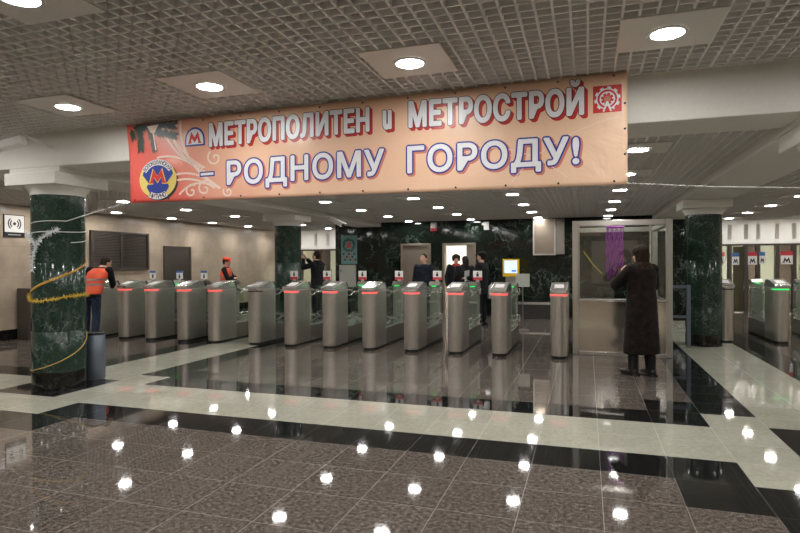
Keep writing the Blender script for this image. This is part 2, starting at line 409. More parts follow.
# door_1 and window_1 on the left wall
mb = MB(); a, b, h = 12.46, 13.54, 1.93
mb.box(XL, XL+.05, a, a+.06, 0, h); mb.box(XL, XL+.05, b-.06, b, 0, h); mb.box(XL, XL+.05, a+.06, b-.06, h-.06, h)
o = struct(mb.build('door_1', M['door_dark'], bevel=.005))
mb = MB(); mb.box(XL, XL+.035, a+.06, b-.06, .01, h-.06); mb.build('door_leaf', M['door_dark'], o, bevel=.004)
mb = MB(); mb.tube([(XL+.035, a+.16, .98), (XL+.09, a+.16, .98), (XL+.09, a+.28, .98)], .012); mb.build('door_handle', M['polish'], o, smooth=True)
mb = MB(); a, b, z0, z1 = 10.1, 11.9, 1.31, 2.22
for y in (a, (a+b)/2-.03, b-.06): mb.box(XL, XL+.06, y, y+.06, z0, z1)
for z in (z0, z1-.05): mb.box(XL, XL+.055, a+.06, b-.06, z, z+.05)
o = struct(mb.build('window_1', M['door_dark'], bevel=.005))
for y0, y1 in ((a+.06, (a+b)/2-.03), ((a+b)/2+.03, b-.06)):
    mb = MB(); nsl = 22
    for i in range(nsl):
        z = z0+.05+(z1-z0-.1)*i/nsl; mb.prism([(XL+.004, z), (XL+.03, z+.004), (XL+.03, z+.022), (XL+.004, z+.034)], 'y', y0, y1)
    mb.build('shutter', M['panel_brown'], o)
# beams
mb = MB(); mb.box(XL, XR, 4.98, 5.55, 2.56, 3.1); struct(mb.build('trim_1', M['white'], bevel=.01))
mb = MB(); mb.box(1.55, 2.31, 4.99, YG, 2.5, 2.8); struct(mb.build('trim_2', M['white'], bevel=.01))
mb = MB(); mb.box(-6.42, -5.66, 4.99, YG, 2.5, 2.8); struct(mb.build('trim_3', M['white'], bevel=.01))
# open-cell grid ceilings
def grid_ceiling(name, x0, x1, y0, y1, z, step=.1, wd=.014, ht=.06):
    mb = MB()
    nx = int(round((x1-x0)/step)); ny = int(round((y1-y0)/step))
    for i in range(nx+1):
        x = min(x0+i*step, x1-wd); mb.box(x, x+wd, y0, y1, z, z+ht, 0)
    for j in range(ny+1):
        y = min(y0+j*step, y1-wd); mb.box(x0, x1, y, y+wd, z, z+ht, 0)
    mb.box(x0, x1, y0, y1, z+.13, z+.16, 1)
    return struct(mb.build(name, [M['ceil'], M['plenum']]))
grid_ceiling('ceiling', XL, XR, YF, 4.98, CZF)
grid_ceiling('ceiling', -5.66, 1.55, 5.55, YB, CZB)
grid_ceiling('ceiling', XL, -6.42, 5.55, YG, CZB)
grid_ceiling('ceiling', 2.31, XR, 5.55, YG, CZB)
mb = MB(); mb.box(XL, WBX0, YG, 22, 2.62, 2.7); mb.box(WBX1, XR, YG, 22, 2.62, 2.7); struct(mb.build('ceiling', M['white']))
mb = MB(); mb.box(XL, WBX0, 22, 22.2, 0, 2.7); mb.box(WBX1, XR, 22, 22.2, 0, 2.7); struct(mb.build('wall_corridor', M['corrwall']))
# glazed partitions at the far ends: white transom over steel frames and glass
def glazing(name, xa, xb, posts, signs):
    mb = MB(); mb.box(xa, xb, YG, YG+.05, 1.95, 2.62); o = struct(mb.build(name, M['translucent']))
    mb = MB()
    for p in posts: mb.box(p-.05, p+.05, YG-.05, YG+.1, 0, 1.95)
    mb.box(xa, xb, YG-.045, YG+.095, 1.9, 1.95)
    mb.build('window_frame', M['door_dark'], o, bevel=.006)
    mb = MB()
    for p in posts: mb.box(p-.05, p+.05, YG-.03, YG-.002, 2.08, 2.5)
    mb.build('transom_rib', M['plate'], o)
    for a, b in zip(posts[:-1], posts[1:]):
        mb = MB(); mb.box(a+.05, b-.05, YG+.01, YG+.022, .03, 1.9); mb.build('window_pane', M['tintglass'] if abs(a-5.03) < .01 or abs(a-4.27) < .01 or abs(a+9.15) < .01 else M['glass'], o)
        if abs(a-3.86) < .01:
            mb = MB(); mb.box(a+.1, b-.06, YG+.04, YG+.08, .02, 1.88); mb.build('door_leaf', M['wood'], o)
        if b-a > .5:
            mb = MB(); mb.tube([(a+.14, YG-.005, .85), (a+.14, YG-.05, .85), (a+.14, YG-.05, 1.25), (a+.14, YG-.005, 1.25)], .014); mb.build('door_handle', M['polish'], o, smooth=True)
    return o
glazing('window_2', WBX1, XR, [2.98, 3.4, 3.86, 4.27, 4.57, 5.03, 5.44, 6.2], None)
glazing('window_3', XL, WBX0, [-10.5, -9.75, -9.15, -8.68, -8.0, -7.2], None)

# ---------------------------------------------------------------- ceiling lights
def make_light(label, group, lens):
    t = thing('ceiling_light', label, 'ceiling light', (0, 0, 0), 0, group)
    mb = MB(); mb.box(-.3, .3, -.3, .3, -.012, .0); mb.build('plate', M['plate'], t, bevel=.003)
    mb = MB(); mb.lathe([(.102, -.013), (.102, -.022), (.125, -.022), (.13, -.013)], n=24, cap=False); mb.build('trim_ring', M['ring'], t, smooth=True)
    mb = MB(); mb.lathe([(.102, -.018), (.102, -.0165)], n=20); mb.build('lens', lens, t)
    return t
L0 = make_light('x', 'x', M['lamp']); used = [False]
def light(x, y, z, label, group):
    if not used[0]: o = L0; used[0] = True
    else: o = copy_tree(L0)
    o.location = (x, y, z); o['label'] = label; o['group'] = group
    return o
near = {(-3.0, 4.1): 'round ceiling light in the near grid, above the left half of the banner lettering',
        (-1.25, 4.1): 'round ceiling light in the near grid, above the middle of the banner',
        (.5, 4.1): 'round ceiling light in the near grid, above the banner right end',
        (-4.65, 4.2): 'round ceiling light in the near grid, left of the banner beside the left beam',
        (-3.0, 2.4): 'largest round ceiling light, cut by the top left corner of the photo'}
for y in (4.1, 2.4, .65, -1.1):
    for x in (-8.25, -6.5, -4.75, -3.0, -1.25, .5, 2.25, 4.0):
        if (x, y) == (-4.75, 4.1): x, y2 = -4.65, 4.2
        else: y2 = y
        lab = near.get((x, y2), 'round ceiling light set in the near grid, outside the photo frame')
        light(x, y2, CZF, lab, 'near ceiling lights')
for i, y in enumerate((6.4, 8.12, 9.86, 11.66, 13.45, 15.2)):
    for j, x in enumerate((-4.68, -2.95, -1.2, .5)):
        light(x, y, CZB, 'round ceiling light over turnstile hall, %s row behind banner, %s from left' % (ORD[i], ORD[j]), 'turnstile hall ceiling lights')
for i, y in enumerate((6.75, 8.5, 10.25, 12.05, 13.72, 15.5, 17.35)):
    for j, x in enumerate((-9.98, -8.12)):
        light(x, y, CZB, 'round ceiling light over left aisle, %s from the front, %s the beige wall' % (ORD[i], 'beside' if j == 0 else 'away from'), 'left aisle ceiling lights')
for i, y in enumerate((6.6, 8.35, 10.1, 11.85, 13.65, 15.45, 17.3)):
    for j, x in enumerate((3.6, 5.35)):
        light(x, y, CZB, 'round ceiling light over right aisle, %s from the front, %s row' % (ORD[i], 'left' if j == 0 else 'right'), 'right aisle ceiling lights')
def corridor_light(x, y, z, label):
    t = thing('corridor_light', label, 'ceiling light', (x, y, z), 0, 'lights behind doors')
    mb = MB(); mb.box(-.32, .32, -.32, .32, -.03, 0); mb.build('housing', M['plate'], t)
    mb = MB(); mb.box(-.28, .28, -.28, .28, -.036, -.03); mb.build('diffuser', M['lampc'], t)
corridor_light(-3.4, 17.0, 2.599, 'square ceiling light in the bright room behind the open door')
corridor_light(-9.7, 19.6, 2.62, 'square ceiling light behind the left glass doors, nearer the beige wall')
corridor_light(-8.0, 19.6, 2.62, 'square ceiling light behind the left glass doors, nearer the green wall')
corridor_light(3.5, 19.6, 2.62, 'square ceiling light behind the right glass doors, left one')
corridor_light(4.7, 19.6, 2.62, 'square ceiling light behind the right glass doors, middle one')
corridor_light(6.0, 19.6, 2.62, 'square ceiling light behind the right glass doors, right one')

# ---------------------------------------------------------------- columns
def column(x, y, label):
    t = thing('column', label, 'column', (x, y, 0), 0, 'green marble columns')
    mb = MB(); mb.lathe([(.289, 0), (.289, .19), (.286, .2)], n=48); mb.build('base', M['blackmarble'], t, smooth=True)
    mb = MB()
    mb.lathe([(.285, .2), (.285, .66), (.282, .665), (.282, .67), (.285, .675), (.285, 1.46), (.282, 1.465), (.282, 1.47), (.285, 1.475), (.285, 2.26)], n=48)
    mb.build('shaft', M['green_column'], t, smooth=True)
    mb = MB(); mb.lathe([(.29, 2.26), (.30, 2.3), (.33, 2.33), (.345, 2.36)], n=48); mb.build('neck', M['white'], t, smooth=True)
    mb = MB(); mb.box(-.38, .38, -.38, .38, 2.36, 2.5); mb.build('capital', M['white'], t, bevel=.008)
    return t
CLX, CLY = -6.03, 5.30
column(CLX, CLY, 'green marble column at left wrapped in string, tape and tinsel')
column(-6.2, 11.17, 'green marble column behind the turnstiles, bare, left of the man taking a photo')
column(1.93, 11.17, 'green marble column standing right of the ticket booth')
column(1.93, 5.28, 'green marble column just beyond the right edge of the photo, holding the banner rope')

# ---------------------------------------------------------------- turnstiles
def half_round(w, d, n=10):
    pts = [(w*math.cos(a), .12+ -.12*math.sin(a)) for a in [PI*i/n for i in range(n+1)]]   # front bow
    return [(-w, d), ] + [(-x, y) for x, y in [(p[0], p[1]) for p in pts]] + [(w, d)]
def outline(w, y0, y1, bow, n=10):
    # plan outline, bowed at the front (toward -Y), straight at the back; counter-clockwise
    pts = [(-w*math.cos(PI*i/n), y0+bow-bow*math.sin(PI*i/n)) for i in range(n+1)]
    return pts + [(w, y1), (-w, y1)]
def make_turnstile():
    t = thing('turnstile', 'x', 'turnstile', (0, 0, 0), 0, 'steel ticket turnstiles')
    w = .125
    mb = MB(); mb.prism(outline(w-.012, .012, 1.81, .1), 'z', 0, .045); mb.build('plinth', M['black_plastic'], t)
    mb = MB(); mb.prism(outline(w, 0, .6, .11), 'z', .045, .985); mb.build('front_pillar', M['steel'], t, smooth=True, bevel=.004)
    mb = MB(); mb.prism(outline(w+.004, -.004, .16, .11), 'z', .948, .968); led = mb.build('light_band', M['red'], t)
    mb = MB()
    prof = [(.005, .985), (.6, .985), (.6, 1.03), (.53, 1.115), (.40, 1.135), (.01, 1.045)]
    mb.prism(prof, 'x', -w, w); mb.build('reader_head', M['polish'], t, bevel=.012)
    mb = MB(); mb.prism([(.545, 1.101), (.606, 1.03), (.606, .99), (.62, .99), (.62, 1.04), (.56, 1.118)], 'x', -w-.002, w+.002); mb.build('head_trim', M['black_plastic'], t)
    mb = MB(); mb.prism([(.07, 1.0625), (.27, 1.1085), (.27, 1.1125), (.07, 1.0665)], 'x', -.07, .07); mb.build('reader_pad', M['sign_white'], t)
    mb = MB(); mb.prism([(-w, .6), (w, .6), (w, 1.74), (w*.7, 1.81), (0, 1.83), (-w*.7, 1.81), (-w, 1.74)], 'z', .045, .325); mb.build('base', M['steel_dark'], t, bevel=.006)
    mb = MB(); mb.box(-w+.015, w-.015, .61, 1.6, .325, .333); mb.build('base_top', M['polish'], t)
    for s in (-1, 1):
        mb = MB(); mb.prism([(.6, .333), (1.62, .333), (1.62, 1.02), (.6, 1.0)], 'x', s*.085-.005, s*.085+.005); mb.build('glass_panel', M['gateglass'], t)
    mb = MB(); mb.prism([(-.1, 1.62), (.1, 1.62), (.1, 1.76), (.05, 1.81), (-.05, 1.81), (-.1, 1.76)], 'z', .333, 1.0); mb.build('rear_pillar', M['steel'], t, bevel=.004)
    mb = MB(); mb.prism([(1.6, 1.0), (1.83, 1.0), (1.83, 1.03), (1.76, 1.085), (1.64, 1.10), (1.56, 1.03)], 'x', -.105, .105); hd = mb.build('rear_head', M['steel_dark'], t, bevel=.01)
    mb = MB(); mb.prism([(1.557, 1.006), (1.58, 1.006), (1.58, 1.022), (1.557, 1.022)], 'x', -.05, .05); mb.build('green_light', M['greenled'], hd)
    for z in (.93, .46):
        for s in (-1, 1):
            mb = MB(); x = s*.165
            a, b = .76, 1.46
            mb.tube([(x, a, z), (x, b, z)], .011, 8)
            for e, d in ((a, -1), (b, 1)):
                mb.tube([(x, e, z), (s*.15, e+d*.1, z+.05)], .010, 6); mb.tube([(x, e, z), (s*.15, e+d*.1, z-.05)], .010, 6)
                mb.tube([(s*.15, e+d*.1, z+.05), (s*.09, e+d*.1, z+.05)], .010, 6); mb.tube([(s*.15, e+d*.1, z-.05), (s*.09, e+d*.1, z-.05)], .010, 6)
            r = mb.build('side_rail', M['polish'], t, smooth=True)
            mb = MB(); mb.box(x-.018, x+.018, 1.05, 1.17, z-.02, z+.02); mb.build('rail_clasp', M['steel_dark'], r, bevel=.004)
    return t, led
TX = [-9.28, -8.56, -7.92, -7.18, -6.50, -5.65, -4.93, -4.19, -3.46, -2.73, -2.0, -1.30, -.405]
TY = 8.88
TL = ['steel turnstile at the far left end of the row, half hidden by the orange-vested worker',
      'steel turnstile just right of the bending worker, first with a red light band',
      'steel turnstile with red band in front of the wide dark shutter, under a blue sign',
      'steel turnstile with red band standing in front of the grey metal door',
      'steel turnstile with red band in front of the person in an orange cap',
      'steel turnstile without any light band or sign plate, front of the row',
      'steel turnstile with red band nearest the front of the bare back column',
      'steel turnstile with red band in front of the man taking a photo',
      'steel turnstile with red band in front of the teal poster and wall cabinet',
      'steel turnstile with red band in front of the closed back door',
      'steel turnstile with red band in front of the man in navy and the open doorway',
      'steel turnstile with red band in front of the yellow framed screen',
      'steel turnstile standing alone beside the ticket booth, seen end on']
T0, led0 = make_turnstile()
turns = []
for i, x in enumerate(TX):
    t = T0 if i == 1 else copy_tree(T0)
    t.location = (x, TY, 0); t['label'] = TL[i]; turns.append(t)
    if i == 12:
        for c in list(t.children):
            if c.name.startswith('side_rail') and c.data.vertices[0].co.x > 0:
                for g in list(c.children): bpy.data.objects.remove(g)
                bpy.data.objects.remove(c)
    if i in (0, 5):
        for c in t.children:
            if c.name.startswith('light_band'):
                c.data = c.data.copy(); c.data.materials.clear(); c.data.materials.append(M['led_off'])
for x, lab in ((2.36, 'steel gate post half hidden behind the column right of the booth'), (3.25, 'steel turnstile with a green light band at far right'), (4.02, 'steel turnstile cut by the right edge of the photo, green band')):
    t = copy_tree(T0); t.location = (x, 11.62 if x > 3 else 11.5, 0); t['label'] = lab; t['group'] = 'turnstiles of the right aisle'
    for c in t.children:
        if c.name.startswith('light_band'):
            c.data = c.data.copy(); c.data.materials.clear(); c.data.materials.append(M['greenled'] if x > 3 else M['led_off'])
# sign plates standing on the rear heads
def gate_sign(i, red):
    x = TX[i]+{5: -.08, 6: -.06, 7: -.03, 9: .03, 10: .07}.get(i, 0)
    t = thing('gate_sign', 'small white and %s pictogram plate above the rear of the %s turnstile from the left' % ('red' if red else 'blue', ORD[i]), 'sign', (x, TY+1.70, 1.094), 0, 'pictogram plates on the turnstiles')
    mb = MB(); mb.box(-.03, .03, -.01, .01, 0, .04); mb.build('bracket', M['steel'], t)
    mb = MB(); mb.box(-.083, .083, -.006, .006, .03, .205); mb.build('plate', M['sign_white'], t, bevel=.002)
    mb = MB(); mb.box(-.083, .083, -.008, -.006, .03, .085) if red else mb.box(-.083, .083, -.008, -.006, .16, .205); mb.build('colour_band', M['sign_red'] if red else M['sign_blue'], t)
    mb = MB(); z = .1 if red else .05
    mb.prism([(-.02, z), (.02, z), (.022, z+.055), (-.022, z+.055)], 'y', -.009, -.006); mb.lathe([(.014, 0), (.014, .003)], n=10)
    for q in range(len(mb.v)-20, len(mb.v)): vx, vy, vz = mb.v[q]; mb.v[q] = (vx, -.009+vz, z+.073+vy)
    mb.build('pictogram', M['ink'], t)
for i in (0, 1, 2): gate_sign(i, False)
for i in (5, 6, 7, 8, 9, 10): gate_sign(i, True)

# ---------------------------------------------------------------- ticket booth
BX0, BX1, BY0, BY1, BH = -.22, 1.22, 9.45, 11.5, 2.1
t = thing('ticket_booth', 'steel framed glass ticket booth behind the woman in a fur coat', 'booth', (BX0, BY0, 0))
W_ = BX1-BX0; D_ = BY1-BY0
for x in (0, W_-.09):
    for y in (0, D_-.09):
        mb = MB(); mb.box(x, x+.09, y, y+.09, 0, BH); mb.build('post', M['steel'], t, bevel=.008)
mb = MB(); mb.box(.09, W_-.09, 0, .09, BH-.09, BH); mb.box(.09, W_-.09, D_-.09, D_, BH-.09, BH); mb.box(0, .09, .09, D_-.09, BH-.09, BH); mb.box(W_-.09, W_, .09, D_-.09, BH-.09, BH); mb.build('top_rail', M['steel'], t, bevel=.006)
mb = MB(); mb.box(.09, W_-.09, .02, .05, .06, .84); lp = mb.build('lower_panel', M['mirror'], t)
mb = MB(); mb.box(.09, W_-.09, -.03, .09, 0, .06); mb.build('kick_plate', M['polish'], t, bevel=.006)
mb = MB(); mb.box(.08, W_-.08, -.06, .12, .84, .885); mb.build('ledge', M['polish'], t, bevel=.01)
mb = MB(); mb.box(.09, W_-.09, .04, .05, .885, BH-.09); mb.build('window_pane', M['boothglass'], t)
mb = MB(); mb.box(W_*.78, W_*.78+.025, .03, .06, .885, BH-.09); mb.build('mullion', M['steel'], t)
for x in (.02, W_-.06):
    mb = MB(); mb.box(x, x+.04, .09, D_-.09, 0, .85); mb.build('side_panel', M['steel'], t)
    mb = MB(); mb.box(x+.015, x+.025, .09, D_-.09, .85, BH-.09); mb.build('side_pane', M['boothglass'], t)
mb = MB(); mb.box(.09, W_-.09, D_-.06, D_-.02, 0, BH-.09); mb.build('back_panel', M['green'], t)
mb = MB(); mb.box(.3, 1.1, D_-.075, D_-.06, 1.05, 1.85); mb.build('back_board', M['door_dark'], t)
mb = MB(); mb.box(.13, W_-.13, .12, .6, .74, .78); mb.build('desk', M['dark_grey'], t)
# tinsel inside the booth
mb = MB()
for i in range(26):
    x = .29+.25*i/25+random.uniform(-.006, .006); y = 9.62+random.uniform(-.012, .012); zb = 1.22+random.uniform(-.06, .25)
    n = 14; pts = [(x+.008*math.sin(j*1.3+i), y+.006*math.cos(j*1.7+i), 2.0-(2.0-zb)*j/n) for j in range(n+1)]
    mb.tube(pts, .0045, 4)
mb.tube([(.28, 9.62, 2.0), (.55, 9.62, 2.0)], .02, 6)
tag(mb.build('tinsel_curtain', M['purple']), 'purple tinsel curtain hanging behind the booth window', 'tinsel', kind='stuff')
def tinsel(mb, path, r, per, ln, mi=0):
    path = [Vector(p) for p in path]
    for a, b in zip(path[:-1], path[1:]):
        n = max(2, int((b-a).length*per))
        for i in range(n):
            p = a.lerp(b, random.random()); d = Vector((random.gauss(0, 1), random.gauss(0, 1), random.gauss(0, 1))).normalized()
            q = p+d*ln*random.uniform(.6, 1.1); s = d.orthogonal().normalized()*.0045
            mb.add([p-s, p+s, q], [(0, 1, 2)], mi); s2 = d.cross(s)
            mb.add([p-s2, p+s2, q], [(0, 1, 2)], mi)
    mb.tube(path, r, 5, mi)
mb = MB(); tinsel(mb, [(-.05, 9.6, 1.62), (.03, 9.6, 1.5), (.1, 9.6, 1.4), (.22, 9.6, 1.27)], .006, 260, .025)
tag(mb.build('tinsel_garland', M['gold']), 'short yellow tinsel garland slanting behind the left of the booth window', 'tinsel')
# railing between booth and column
t = thing('railing', 'grey steel railing between the ticket booth and the right column', 'railing', (1.3, 10.75, 0))
mb = MB(); mb.box(.3, .36, -.03, .03, 0, 1.06); mb.build('post', M['bluesteel'], t, bevel=.006)
mb = MB(); mb.box(0, .3, -.02, .02, 1.0, 1.05); mb.build('top_bar', M['bluesteel'], t, bevel=.006)
mb = MB(); mb.box(0, .3, -.015, .015, .5, .54); mb.build('middle_bar', M['bluesteel'], t)
mb = MB(); mb.box(0, .05, -.03, .03, 0, 1.0); mb.build('post', M['bluesteel'], t, bevel=.006)

# ---------------------------------------------------------------- things along the back wall
t = thing('ventilation_cabinet', 'square brushed steel box high on the green wall left of the booth', 'cabinet', (-1.0, YB, 0))
mb = MB(); mb.box(-.36, .22, -.14, -.001, 1.64, 2.6); mb.build('body', M['steel'], t, bevel=.006)
mb = MB(); mb.box(-.32, .18, -.148, -.14, 1.68, 2.56); mb.build('front_panel', M['door_metal'], t, bevel=.004)
mb = MB(); mb.box(.22, .44, -.11, -.001, 1.66, 2.6); mb.build('side_box', M['steel_dark'], t, bevel=.006)
t = thing('ticket_kiosk', 'yellow framed lit screen on a grey pedestal before the green wall', 'kiosk', (-1.8, 14.5, 0))
mb = MB(); mb.box(-.13, .13, -.08, .1, 0, 1.1); mb.build('pedestal', M['steel_dark'], t, bevel=.008)
mb = MB(); mb.box(-.2, .2, -.09, .05, 1.1, 1.54); mb.build('screen_frame', M['yellow'], t, bevel=.012)
mb = MB(); mb.box(-.155, .155, -.098, -.09, 1.19, 1.5); sc = mb.build('screen', M['screen'], t)
mb = MB(); mb.box(.02, .13, -.1, -.098, 1.22, 1.27); mb.build('screen_button', M['screen_blue'], sc)
t = thing('notice_stand', 'blank white notice board on a thin stand behind the turnstile row', 'notice board', (-1.31, 12.5, 0))
mb = MB(); mb.box(-.145, .145, -.01, .01, .93, 1.21); mb.build('board', M['cabinet'], t, bevel=.003)
mb = MB(); mb.tube([(0, .02, .02), (0, .02, 1.1)], .012); mb.build('pole', M['steel_dark'], t, smooth=True)
mb = MB(); mb.lathe([(.14, 0), (.14, .015), (.02, .03)], cy=.02, n=20); mb.build('foot', M['steel_dark'], t, smooth=True)
t = thing('wall_bench', 'low grey metal bench box along the green wall below the lit screen', 'bench', (-1.0, 15.4, 0))
mb = MB(); mb.box(-.75, .35, -.2, .2, .0, .36); mb.build('body', M['dark_grey'], t, bevel=.008)
mb = MB(); mb.box(-.77, .37, -.22, .2, .36, .4); mb.build('top', M['steel'], t, bevel=.006)
t = thing('wall_cabinet', 'pale grey cabinet on the green wall below the teal poster', 'cabinet', (-6.68, YB, 0))
mb = MB(); mb.box(-.24, .24, -.14, -.001, .75, 1.4); mb.build('body', M['cabinet'], t, bevel=.006)
mb = MB(); mb.box(-.22, .22, -.15, -.14, .77, 1.38); d = mb.build('door', M['cabinet'], t, bevel=.004)
mb = MB(); mb.box(-.19, -.165, -.16, -.15, 1.2, 1.26); mb.build('lock', M['ink'], d)
t = thing('poster', 'teal poster with a dark wreath on the green wall', 'poster', (-6.66, YB, 0))
mb = MB(); mb.box(-.25, .25, -.02, -.001, 1.43, 2.27); mb.build('sheet', M['teal'], t)
mb = MB()
for i in range(60):
    a = 2*PI*i/60
    for q in range(3):
        rr = .155+random.uniform(-.03, .03); x, z = rr*math.cos(a), 1.98+rr*math.sin(a); da = a+random.uniform(-1.2, 1.2)
        mb.add([(x-.008*math.sin(da), -.023, z+.008*math.cos(da)), (x+.008*math.sin(da), -.023, z-.008*math.cos(da)), (x+.05*math.cos(da), -.024, z+.05*math.sin(da))], [(0, 1, 2)])
mb.build('wreath', M['wreath'], t)
mb = MB(); mb.prism([(-.08, 1.9), (.08, 1.9), (.085, 1.98), (.05, 2.02), (.045, 2.1), (.0, 2.06), (-.02, 2.1), (-.05, 2.0), (-.085, 1.97)], 'y', -.024, -.021); mb.build('red_ornament', M['poster_red'], t)
mb = MB()
for r in range(3):
    for i in range(5-r % 2): mb.box(-.2+.085*i+.02*r, -.14+.085*i+.02*r, -.023, -.021, 1.7-.085*r, 1.745-.085*r, (i+r) % 2)
mb.build('printed_shapes', [M['wreath'], M['poster_red']], t)
t = thing('wall_siren', 'small white box with red base high on the green wall above the closed door', 'alarm', (-4.08, YB, 0))
mb = MB(); mb.box(-.08, .08, -.08, -.001, 2.42, 2.58); mb.build('body', M['sign_white'], t, bevel=.01)
mb = MB(); mb.box(-.085, .085, -.085, -.001, 2.34, 2.42); mb.build('red_base', M['sign_red'], t, bevel=.006)
t = thing('wall_speaker', 'small white box high on the green wall right of the open doorway', 'speaker', (-2.6, YB, 0))
mb = MB(); mb.prism([(-.001, 2.34), (-.001, 2.56), (-.1, 2.56), (-.06, 2.34)], 'x', -.07, .07); mb.build('body', M['sign_white'], t, bevel=.008)
mb = MB(); mb.box(-.13, -.07, -.05, -.001, 2.47, 2.54); mb.build('side_block', M['sign_white'], t)
# ---------------------------------------------------------------- left wall
t = thing('wifi_sign', 'white sign with a radio wave symbol on the beige wall at far left', 'sign', (XL, 8.32, 0))
mb = MB(); mb.box(.001, .02, -.215, .215, 1.98, 2.42); mb.build('frame', M['dark_grey'], t, bevel=.003)
mb = MB(); mb.box(.02, .024, -.2, .2, 2.08, 2.405); mb.build('panel', M['sign_white'], t)
mb = MB(); mb.box(.02, .024, -.2, .2, 1.995, 2.07); mb.build('caption_bar', M['ink'], t)
mb = MB()
def arc(mb, cy, cz, r, a0, a1, wd, x0, x1, n=12):
    for i in range(n):
        p, q = a0+(a1-a0)*i/n, a0+(a1-a0)*(i+1)/n
        P = [(r*math.cos(p), r*math.sin(p)), ((r+wd)*math.cos(p), (r+wd)*math.sin(p)), ((r+wd)*math.cos(q), (r+wd)*math.sin(q)), (r*math.cos(q), r*math.sin(q))]
        mb.prism([(cy+a, cz+b) for a, b in P], 'x', x0, x1)
for r in (.07, .115):
    for a in (0, PI): arc(mb, 0, 2.245, r, a-.85, a+.85, .022, .024, .027)
arc(mb, 0, 2.245, .0, 0, 2*PI, .03, .024, .027, 16)
mb.build('wave_symbol', M['ink'], t)
mb = MB(); mb.box(.024, .026, -.13, .13, 2.022, 2.04); mb.build('caption_mark', M['cabinet'], t)
t = thing('wall_box', 'dark brown box standing by the beige wall behind the left column', 'cabinet', (XL+.02, 8.75, 0))
mb = MB(); mb.box(.01, .3, -.4, .5, .0, .99); mb.build('body', M['panel_brown'], t, bevel=.01)
mb = MB(); mb.box(.3, .308, -.36, .04, .05, .94); mb.box(.3, .308, .06, .46, .05, .94); mb.build('door', M['panel_brown'], t, bevel=.004)
# ---------------------------------------------------------------- bin
t = thing('trash_bin', 'grey steel cylinder bin beside the left column', 'bin', (-5.955, 5.75, 0))
mb = MB(); mb.lathe([(.115, 0), (.12, .02), (.12, .56), (.115, .57), (.105, .57), (.105, .1)], n=36); mb.build('body', M['bluesteel'], t, smooth=True)
mb = MB(); mb.lathe([(.122, .56), (.125, .59), (.1, .595), (.095, .575)], n=36, cap=False); mb.build('rim', M['black_plastic'], t, smooth=True)

# ---------------------------------------------------------------- cctv
def cctv(label, loc, rz, pitch, mount):
    t = thing('security_camera', label, 'security camera', loc, rz, 'security cameras')
    R = Matrix.Rotation(pitch, 3, 'X')
    def tr(mb): mb.v = [tuple(R @ Vector(v)) for v in mb.v]
    mb = MB(); mb.box(-.055, .055, -.22, .16, -.05, .05); tr(mb); mb.build('housing', M['sign_white'], t, bevel=.02)
    mb = MB(); mb.box(-.062, .062, -.27, .14, .05, .06); tr(mb); mb.build('sunshade', M['sign_white'], t, bevel=.004)
    mb = MB(); mb.tube([(0, -.225, 0), (0, -.215, 0)], .04, 16); tr(mb); mb.build('lens', M['ink'], t)
    mb = MB(); mb.tube([(0, .1, .04), (0, .14, .1), tuple(mount)], .016, 8); mb.build('bracket', M['plate'], t, smooth=True)
cctv('white security camera on the beam above the turnstiles', (-5.4, 11.9, 2.40), math.radians(80), math.radians(26), (0, .25, .16))
cctv('white security camera on the beam at the left edge of the photo', (-5.84, 4.55, 2.74), math.radians(-75), math.radians(14), (-.4, .2, .03))

# ---------------------------------------------------------------- banner
BXA, BXB, BY = -4.585, .305, 4.86
def edge_z(x, top):
    s = (x-BXA)/(BXB-BXA); return (2.905+.05*s) if top else (2.09-.03*s)
def wave(x, z):
    return .006*math.sin(x*1.3+z*.8)+.003*math.sin(x*2.9-z*1.0+1.0)
ban = thing('banner', 'long peach and red vinyl banner with Cyrillic lettering hung below the near ceiling', 'banner', (BXA, BY, 2.05))
def B(x, z, d=0): return (x-BXA, wave(x, z)-d, z-2.05)
nx, nz_ = 120, 24; mb = MB()
for j in range(nz_+1):
    for i in range(nx+1):
        x = BXA+(BXB-BXA)*i/nx; tt = j/nz_
        sag = .05*math.sin(PI*tt)*max(0, 1-i/6.0)         # left edge pulled in at the middle
        z = edge_z(x, 0)+(edge_z(x, 1)-edge_z(x, 0))*tt
        mb.v.append(B(x+.04*(1-tt)*max(0, 1-i/14.0)+sag*.3, z))
for j in range(nz_):
    for i in range(nx): a = j*(nx+1)+i; mb.f.append((a, a+1, a+nx+2, a+nx+1)); mb.mi.append(0)
o = mb.build('sheet', M['banner'], ban, smooth='all'); sd = o.modifiers.new('thick', 'SOLIDIFY'); sd.thickness = .003; sd.offset = 1
def bpoly(mb, pts, d, mi=0):     # flat printed polygon on the sheet
    mb.add([B(x, z, d) for x, z in pts], [tuple(range(len(pts)))], mi)
def text_mesh(body, offset):
    c = bpy.data.curves.new('t', 'FONT'); c.body = body; c.offset = offset; c.resolution_u = 4; c.space_character = 1.08
    o = bpy.data.objects.new('t', c); COL.objects.link(o)
    me = bpy.data.meshes.new_from_object(o.evaluated_get(bpy.context.evaluated_depsgraph_get()))
    bpy.data.objects.remove(o); return me
def letters(mbs, body, xa, xb, zb0, zb1, h0, h1, layers, slant=0.0):
    # layers: (mb, offset, d, dx, dz); maps glyph box to the slot
    ref = text_mesh(body, layers[0][1]); X = [v.co.x for v in ref.vertices]; lo, hi = min(X), max(X)
    H = .728
    for mb, off, d, dx, dz in layers:
        me = text_mesh(body, off); vs = []
        for v in me.vertices:
            s = (v.co.x-lo)/(hi-lo); z = zb0+(zb1-zb0)*s+(h0+(h1-h0)*s)*v.co.y/H
            x = xa+(xb-xa)*s+slant*(z-zb0)
            vs.append(B(x+dx, z+dz, d))
        mb.add(vs, [tuple(p.vertices) for p in me.polygons])
